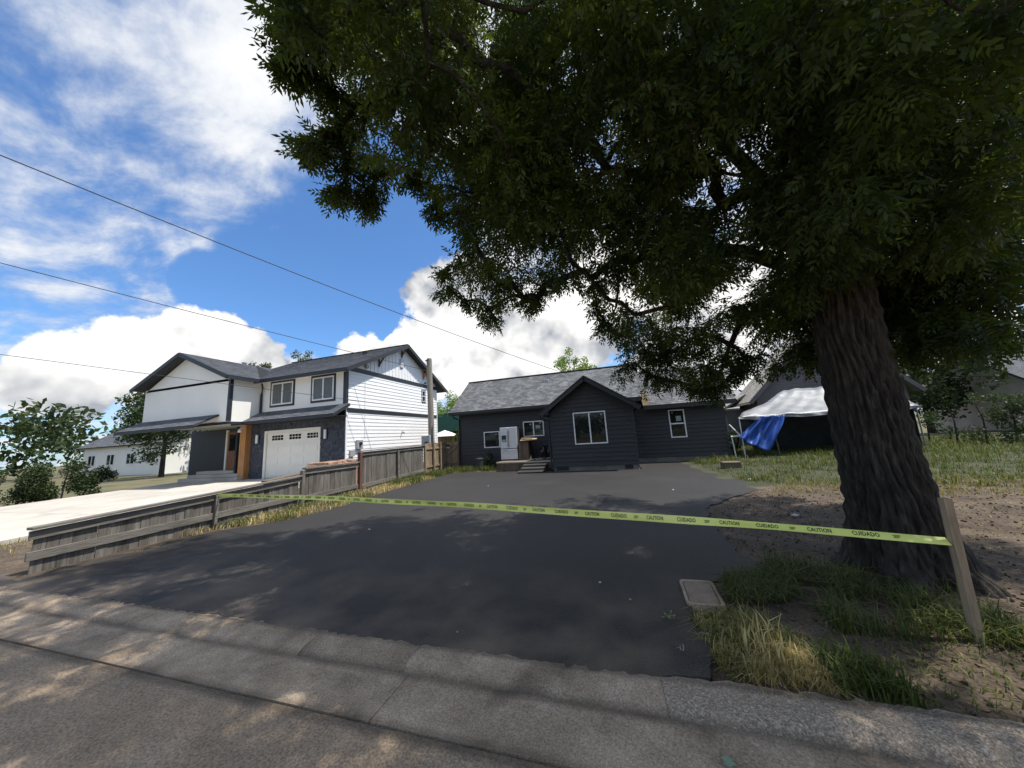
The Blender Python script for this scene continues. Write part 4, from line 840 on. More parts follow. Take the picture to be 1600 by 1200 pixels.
for (x, y) in ((cx0 + .05, cy0 + .1), (6.55, cy0 + .05), (9.2, cy0 + .05), (cx1 - .1, cy0 + .1), (cx0 + 1.75, cy1 - .1), (cx1 - .1, cy1 - .1)):
    s = MB(); s.tube([(x + (.12 if x == 6.55 else 0), y, -.05), (x, y, cz - .02)], .024, 8); s.build('pole', m_vinyl if x < 6 else m_rail, CS)
s = MB(); s.tube([(cx0, cy0 + .05, cz - .05), (cx1, cy0 + .05, cz - .05)], .024, 8); s.build('eave_pipe', m_grey, CS)
s = MB(); s.box(cx0 + 1.7, cx1 - .05, cy1 - .06, cy1 - .04, 0, 1.9); s.build('added_back_tarp', m_dtarp, CS)  # dark sheet added to keep the inside of the shelter dark
s = MB(); s.box(cx1 - .06, cx1 - .04, cy0 + .3, cy1, 0, 2.0); s.build('side_tarp', m_dtarp, CS)  # right side sheet, also added to darken the inside
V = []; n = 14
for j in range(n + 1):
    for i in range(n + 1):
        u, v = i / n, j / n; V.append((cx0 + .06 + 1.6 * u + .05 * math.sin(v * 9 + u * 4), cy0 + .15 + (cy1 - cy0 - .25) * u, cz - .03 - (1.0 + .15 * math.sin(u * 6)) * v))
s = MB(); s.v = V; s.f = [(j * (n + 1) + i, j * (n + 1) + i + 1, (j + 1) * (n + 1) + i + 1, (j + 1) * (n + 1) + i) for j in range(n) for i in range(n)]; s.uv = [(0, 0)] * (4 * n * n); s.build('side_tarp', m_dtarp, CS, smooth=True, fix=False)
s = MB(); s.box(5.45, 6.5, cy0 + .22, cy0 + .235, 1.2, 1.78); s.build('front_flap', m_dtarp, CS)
# blue tarp
A, B, Cc, D_ = (Vector(q) for q in [(6.14, 16.55, 1.81), (7.02, 16.50, 1.82), (6.20, 16.30, 0.34), (5.16, 16.35, 0.97)])
nu, nv = 34, 26; V = []
for j in range(nv + 1):
    for i in range(nu + 1):
        u, v = i / nu, j / nv; p = A.lerp(B, u).lerp(D_.lerp(Cc, u), v)
        f_ = math.sin(u * 17 + v * 3.0) * .075 * (.4 + v * .6) + math.sin(u * 31 - v * 6 + 1) * .03 + .16 * math.sin(v * math.pi) * math.sin(u * 4)
        V.append((p.x + .02 * math.sin(v * 9), p.y + f_, p.z - .05 * math.sin(math.pi * u) * v + .02 * math.sin(u * 14)))
s = MB(); s.v = V; s.f = [(j * (nu + 1) + i, j * (nu + 1) + i + 1, (j + 1) * (nu + 1) + i + 1, (j + 1) * (nu + 1) + i) for j in range(nv) for i in range(nu)]; s.uv = [(0, 0)] * (4 * nu * nv)
o = s.build('blue_tarp', m_blue, smooth=True, fix=False); tag(o, 'crumpled blue tarp hanging off the front of the pale shelter', 'tarp'); sm = o.modifiers.new('thick', 'SOLIDIFY'); sm.thickness = .006
s = MB(); s.tube([(5.06, 16.95, 1.55), (5.42, 16.75, .98)], .03, 8); o = s.build('white_pipe', m_vinyl); tag(o, 'white pipe leaning on a slant between charcoal house and shelter', 'pipe')
s = MB(); s.tube([(4.98, 16.7, 1.02), (5.5, 16.72, 1.04)], .03, 8); s.tube([(5.08, 16.75, 0), (5.02, 16.72, 1.02)], .025, 8); o = s.build('pipe_rail', m_vinyl); tag(o, 'low white pipe rail joining house corner to blue tarp', 'rail')
# concrete block on the lawn edge
s = MB(); s.box(3.62, 4.18, 13.35, 13.75, -.02, .27); o = s.build('concrete_block', m_plank, bevel=.02); tag(o, 'squat brown block sitting in the lawn edge by the asphalt', 'block')

# ------------------------------------------------------------------ houses behind
GH = thing('grey_house', 'brown grey lap sided gable house behind the pale shelter', 'house', (12, 26, 0))
wg = Wall('x', 24.0); gx0, gx1, gpk, gez, grz = 8.9, 16.2, 12.55, 3.3, 7.2
s = MB(); lap_siding(s, wg, .2, grz - .1, .2, lambda z: (gx0, gx1) if z < gez else (gx0 + (z - gez) / (grz - gez) * (gpk - gx0), gx1 - (z - gez) / (grz - gez) * (gx1 - gpk)), [(11.9, 13.1, 1.2, 2.4)], lip=.022); s.build('siding', m_brown_lap, GH, kind='stuff', fix=False)
window(GH, wg, 11.9, 13.1, 1.2, 2.4)
s = MB(); s.prism([(gx0 + .02, 24.06, 0), (gx1 - .02, 24.06, 0), (gx1 - .02, 24.06, gez), (gpk, 24.06, grz - .1), (gx0 + .02, 24.06, gez)], (0, 3, 0)); s.build('wall_core', m_brown_lap, GH)
sl = (grz - gez) / (gpk - gx0)
roof_slope(GH, m_shing3, (gx0 - .5, 27.3, gez - .5 * sl + .1), (gx0 - .5, 23.6, gez - .5 * sl + .1), (gpk, 23.6, grz + .1), (gpk, 27.3, grz + .1), .12)
roof_slope(GH, m_shing3, (gx1 + .5, 23.6, gez - .5 * sl + .1), (gx1 + .5, 27.3, gez - .5 * sl + .1), (gpk, 27.3, grz + .1), (gpk, 23.6, grz + .1), .12)
for xe in (gx0 - .5, gx1 + .5): beam(GH, 'bargeboard', m_brown_lap, (xe, 23.58, gez - .5 * sl), (gpk, 23.58, grz), .05, .22)
beam(GH, 'gutter', m_tread, (gx0 - .55, 23.6, gez - .5 * sl), (gx0 - .55, 32, gez - .5 * sl), .12, .12)
# lean-to roof beside it
s = MB(); s.box(7.7, 8.85, 26, 31, 0, 2.5); s.build('side_room', m_brown_lap, GH)
roof_slope(GH, m_shing3, (7.2, 31.2, 2.45), (7.2, 25.6, 2.45), (8.9, 25.6, 3.5), (8.9, 31.2, 3.5), .1)
RH = thing('red_house', 'small red house with white trim and a light grey roof far behind', 'house', (9, 34, 0))
s = MB(); s.box(6.5, 14, 33, 38, 0, 2.75); s.build('wall', m_red, RH)
s = MB(); s.box(6.4, 14.1, 32.9, 32.98, 2.72, 2.9); s.box(7.9, 8.2, 32.9, 32.98, 0, 2.72); s.box(6.42, 6.6, 32.9, 32.98, 0, 2.72); s.build('trim', m_vinyl, RH)
roof_slope(RH, m_shing4, (6.0, 32.6, 2.85), (14.5, 32.6, 2.85), (14.5, 35.6, 4.7), (6.0, 35.6, 4.7), .1)
roof_slope(RH, m_shing4, (14.5, 38.6, 2.85), (6.0, 38.6, 2.85), (6.0, 35.6, 4.7), (14.5, 35.6, 4.7), .1)
window(RH, Wall('x', 32.99), 8.9, 9.9, 1.3, 2.4, fw=.1)
GB = thing('green_barn', 'dark shed with a green metal roof behind the garden gate', 'shed', (-16, 30, 0))
roof_slope(GB, m_green, (-19.5, 29.5, 2.75), (-12.2, 29.5, 2.75), (-12.2, 33, 4.6), (-19.5, 33, 4.6), .08, courses=.4)
s = MB(); s.box(-19.5, -12.2, 29.48, 29.52, 2.5, 3.5); s.prism([(-19.5, 29.5, 3.5), (-12.2, 29.5, 3.5), (-13.4, 29.5, 4.15), (-18.0, 29.5, 3.95)], (0, .05, 0)); s.build('metal_gable', m_green, GB)
s = MB(); s.box(-19.3, -12.4, 31.5, 32, 0, 2.5); s.build('back_wall', m_dtarp, GB)
for x in (-19.3, -15.8, -12.5): beam(GB, 'post', m_plank, (x, 29.6, 0), (x, 29.6, 2.5), .15, .15, ) if False else None
for x in (-19.3, -15.8, -12.5):
    s = MB(); s.box(x - .08, x + .08, 29.55, 29.7, 0, 2.6); s.build('post', m_plank, GB)
PV = thing('garden_parasol', 'low white garden parasol seen over the gate', 'parasol', (-13.2, 24.5, 0))
s = MB(); s.lathe((-13.3, 24.5, 0), [(1.25, 1.95), (.6, 2.25), (.02, 2.45)], 8); s.build('canopy', m_lamp, PV)
s = MB(); s.tube([(-13.3, 24.5, 0), (-13.3, 24.5, 2.45)], .025, 8); s.build('pole', m_rail, PV)
s = MB(); s.box(-14.6, -10.9, 25.4, 25.5, 0, 1.9); o = s.build('back_fence', m_fence_new); tag(o, 'brown board fence beyond the gate under the parasol', 'fence')

def far_house(lab, x0, x1, y0, y1, ez, rz, wmat, rmat):
    T = thing('far_house', lab, 'house', ((x0 + x1) / 2, (y0 + y1) / 2, 0)); s = MB(); s.box(x0, x1, y0, y1, -.05, ez); s.build('wall', wmat, T); ym = (y0 + y1) / 2
    roof_slope(T, m_shing2, (x0 - .5, y0 - .5, ez - .05), (x1 + .5, y0 - .5, ez - .05), (x1 + .5, ym, rz), (x0 - .5, ym, rz), .12); roof_slope(T, m_shing2, (x1 + .5, y1 + .5, ez - .05), (x0 - .5, y1 + .5, ez - .05), (x0 - .5, ym, rz), (x1 + .5, ym, rz), .12)
    for xx in (x0 + .01, x1 - .03):
        s = MB(); s.prism([(xx, y0, ez - .1), (xx, y1, ez - .1), (xx, ym, rz - .15)], (.02, 0, 0)); s.build('gable_wall', wmat, T)
    w_ = Wall('x', y0 - .03); n = int((x1 - x0) / 3)
    for i in range(n): c = x0 + (x1 - x0) * (i + .5) / n; window(T, w_, c - .7, c + .7, 1.1, 2.3, fw=.08)
far_house('beige single storey house far behind the lawn at the right', 24, 36, 27, 34, 3.0, 5.6, m_conc, m_shing2)
far_house('pale house beyond the hedge at the far left', -58, -44, 22, 30, 3.2, 6.0, m_cream, m_shing2)
# ------------------------------------------------------------------ trees
def leaf_cloud(rg, cen, rad, n, size, droop=0.0, aspect=.5):
    """n diamond leaves spread over clumps (cen Nx3, rad N)"""
    w = rad ** 2; idx = rg.choice(len(cen), n, p=w / w.sum())
    d = rg.normal(size=(n, 3)); d /= np.linalg.norm(d, axis=1, keepdims=True); P = cen[idx] + d * (rad[idx] * rg.random(n) ** .45)[:, None]
    a = rg.normal(size=(n, 3)); a[:, 2] -= droop; a /= np.linalg.norm(a, axis=1, keepdims=True); b = np.cross(a, rg.normal(size=(n, 3))); b /= np.linalg.norm(b, axis=1, keepdims=True)
    sz = size * rg.uniform(.6, 1.3, n)[:, None]; V = np.stack([P - a * sz, P + b * sz * aspect, P + a * sz, P - b * sz * aspect], 1).reshape(-1, 3)
    ct = rg.random(len(cen)); t = np.repeat(np.clip(ct[idx] * .6 + rg.random(n) * .45, 0, 1), 4)
    return V, np.arange(4 * n).reshape(-1, 4), t
def bg_tree(label, x, y, h, rx, rz, n, size, mat, seed, name='leafy_tree', cone=False, z0=None, group=None):
    rg = np.random.default_rng(seed); T = thing(name, label, 'tree', (x, y, 0), group); nc = 46
    d = rg.normal(size=(nc, 3)); d /= np.linalg.norm(d, axis=1, keepdims=True); d *= rg.uniform(.35, 1, (nc, 1)) ** .6
    cz_ = h - rz; cen = np.stack([x + d[:, 0] * rx, y + d[:, 1] * rx, cz_ + d[:, 2] * rz], -1)
    if cone:
        k = np.clip((h - cen[:, 2]) / (2 * rz), .08, 1); cen[:, 0] = x + (cen[:, 0] - x) * k; cen[:, 1] = y + (cen[:, 1] - y) * k
    rad = rg.uniform(.18, .34, nc) * rx * (.8 if cone else 1)
    V, F, t = leaf_cloud(rg, cen, rad, n, size); np_mesh('crown', V, F, mat, T, t, 'stuff')
    s = MB(); s.tube([(x, y, -.1), (x + .05, y, h * .4), (x, y, cz_ + rz * .4)], [.04 * h * .6, .03 * h * .5, .02], 8)
    for i in range(9):
        c = cen[i * 5 % nc]; s.tube([(x, y, max(.8, cz_ - rz * .7 + .1 * i)), tuple((c + np.array((x, y, c[2] - .4))) / 2), tuple(c)], [.05, .035, .012], 5)
    s.build('trunk', m_bark, T); return T
bg_tree('bright green tree rising behind the charcoal house ridge', -2.95, 31, 9.7, 2.15, 3.2, 9000, .10, m_bright, 21)
bg_tree('sunlit green tree between the white house and the green roofed shed', -16.6, 33, 6.9, 2.3, 2.6, 7000, .10, m_bright, 22)
bg_tree('thin olive spire of a tree behind the white house roof', -34.5, 30, 14.1, 2.0, 4.6, 4200, .13, m_olive, 23, cone=False)
bg_tree('dark rounded treetop peeping over the left roof of the white house', -33.5, 24, 11.0, 2.2, 2.6, 6000, .12, m_dark_leaf, 24)
bg_tree('dark green tree beyond the white house at the far left', -44, 26, 9.5, 4.5, 4, 8000, .16, m_dark_leaf, 25)
bg_tree('rounded green tree at the far right behind the loose hedge', 27, 22, 7.5, 3.2, 3.0, 9000, .13, m_bright, 41)
bg_tree('tall green tree between the far left house and white house', -38, 19, 8.5, 3.2, 3.4, 9000, .14, m_dark_leaf, 42)
bg_tree('mid green tree behind the brown grey house', 21, 30, 8.5, 3.8, 3.6, 8000, .15, m_dark_leaf, 26)
bg_tree('leafy shrub growing in the gap beside the shelter', 5.35, 18.6, 1.35, .55, .65, 2600, .05, m_dark_leaf, 27, name='shrub')
bg_tree('climbing shrub beside the gate at the house corner', -8.75, 17.9, 2.35, .45, .75, 1600, .05, m_bright, 28, name='shrub')
bg_tree('dark spindly shrub right of the dustbin by the house wall', -6.38, 16.5, .95, .22, .48, 1100, .035, m_dark_leaf, 29, name='shrub')

rgf = np.random.default_rng(51); nf = 420; a = rgf.uniform(0, 2 * math.pi, nf); R_ = rgf.uniform(62, 90, nf); hz = rgf.uniform(.3, 1, nf) ** .8 * 5.2 * (1 + .35 * np.sin(a * 9) + .2 * np.sin(a * 23 + 1)); cen = np.stack([R_ * np.cos(a), 12 + R_ * np.sin(a), hz], -1)
V, F, t = leaf_cloud(rgf, cen, rgf.uniform(1.6, 3.4, nf), 90000, .42); o = np_mesh('far_trees', V, F, m_dark_leaf, None, t, 'stuff'); tag(o, 'dark line of far off trees along the horizon beyond the houses', 'trees')
def hedge(lab, p, q, h, w, n, seed, mat):
    rg_ = np.random.default_rng(seed); L = math.hypot(q[0] - p[0], q[1] - p[1]); k = int(L * 5); u = rg_.random(k); c = np.stack([p[0] + (q[0] - p[0]) * u + rg_.normal(0, w * .3, k), p[1] + (q[1] - p[1]) * u + rg_.normal(0, w * .3, k), rg_.uniform(.1, h - .25, k)], -1)
    T = thing('hedge', lab, 'hedge', ((p[0] + q[0]) / 2, (p[1] + q[1]) / 2, 0)); V, F, t = leaf_cloud(rg_, c, rg_.uniform(.25, .5, k), n, .055); np_mesh('foliage', V, F, mat, T, t, 'stuff'); s = MB()
    for i in range(int(L / .8)): f = (i + .5) / int(L / .8); x, y = p[0] + (q[0] - p[0]) * f, p[1] + (q[1] - p[1]) * f; s.tube([(x, y, -.1), (x + .1, y, h * .5), (x + .05, y + .1, h * .8)], [.035, .025, .01], 5)
    s.build('stems', m_bark, T, kind='stuff')
hedge('clipped dark hedge along the far side of the pale driveway', (-24.5, 3.2), (-24.8, 10.2), 1.6, .8, 16000, 61, m_dark_leaf)
hedge('loose green hedge behind the lawn to the right of the shelter', (13.0, 19.5), (34, 15.5), 2.3, 1.0, 26000, 62, m_dark_leaf)
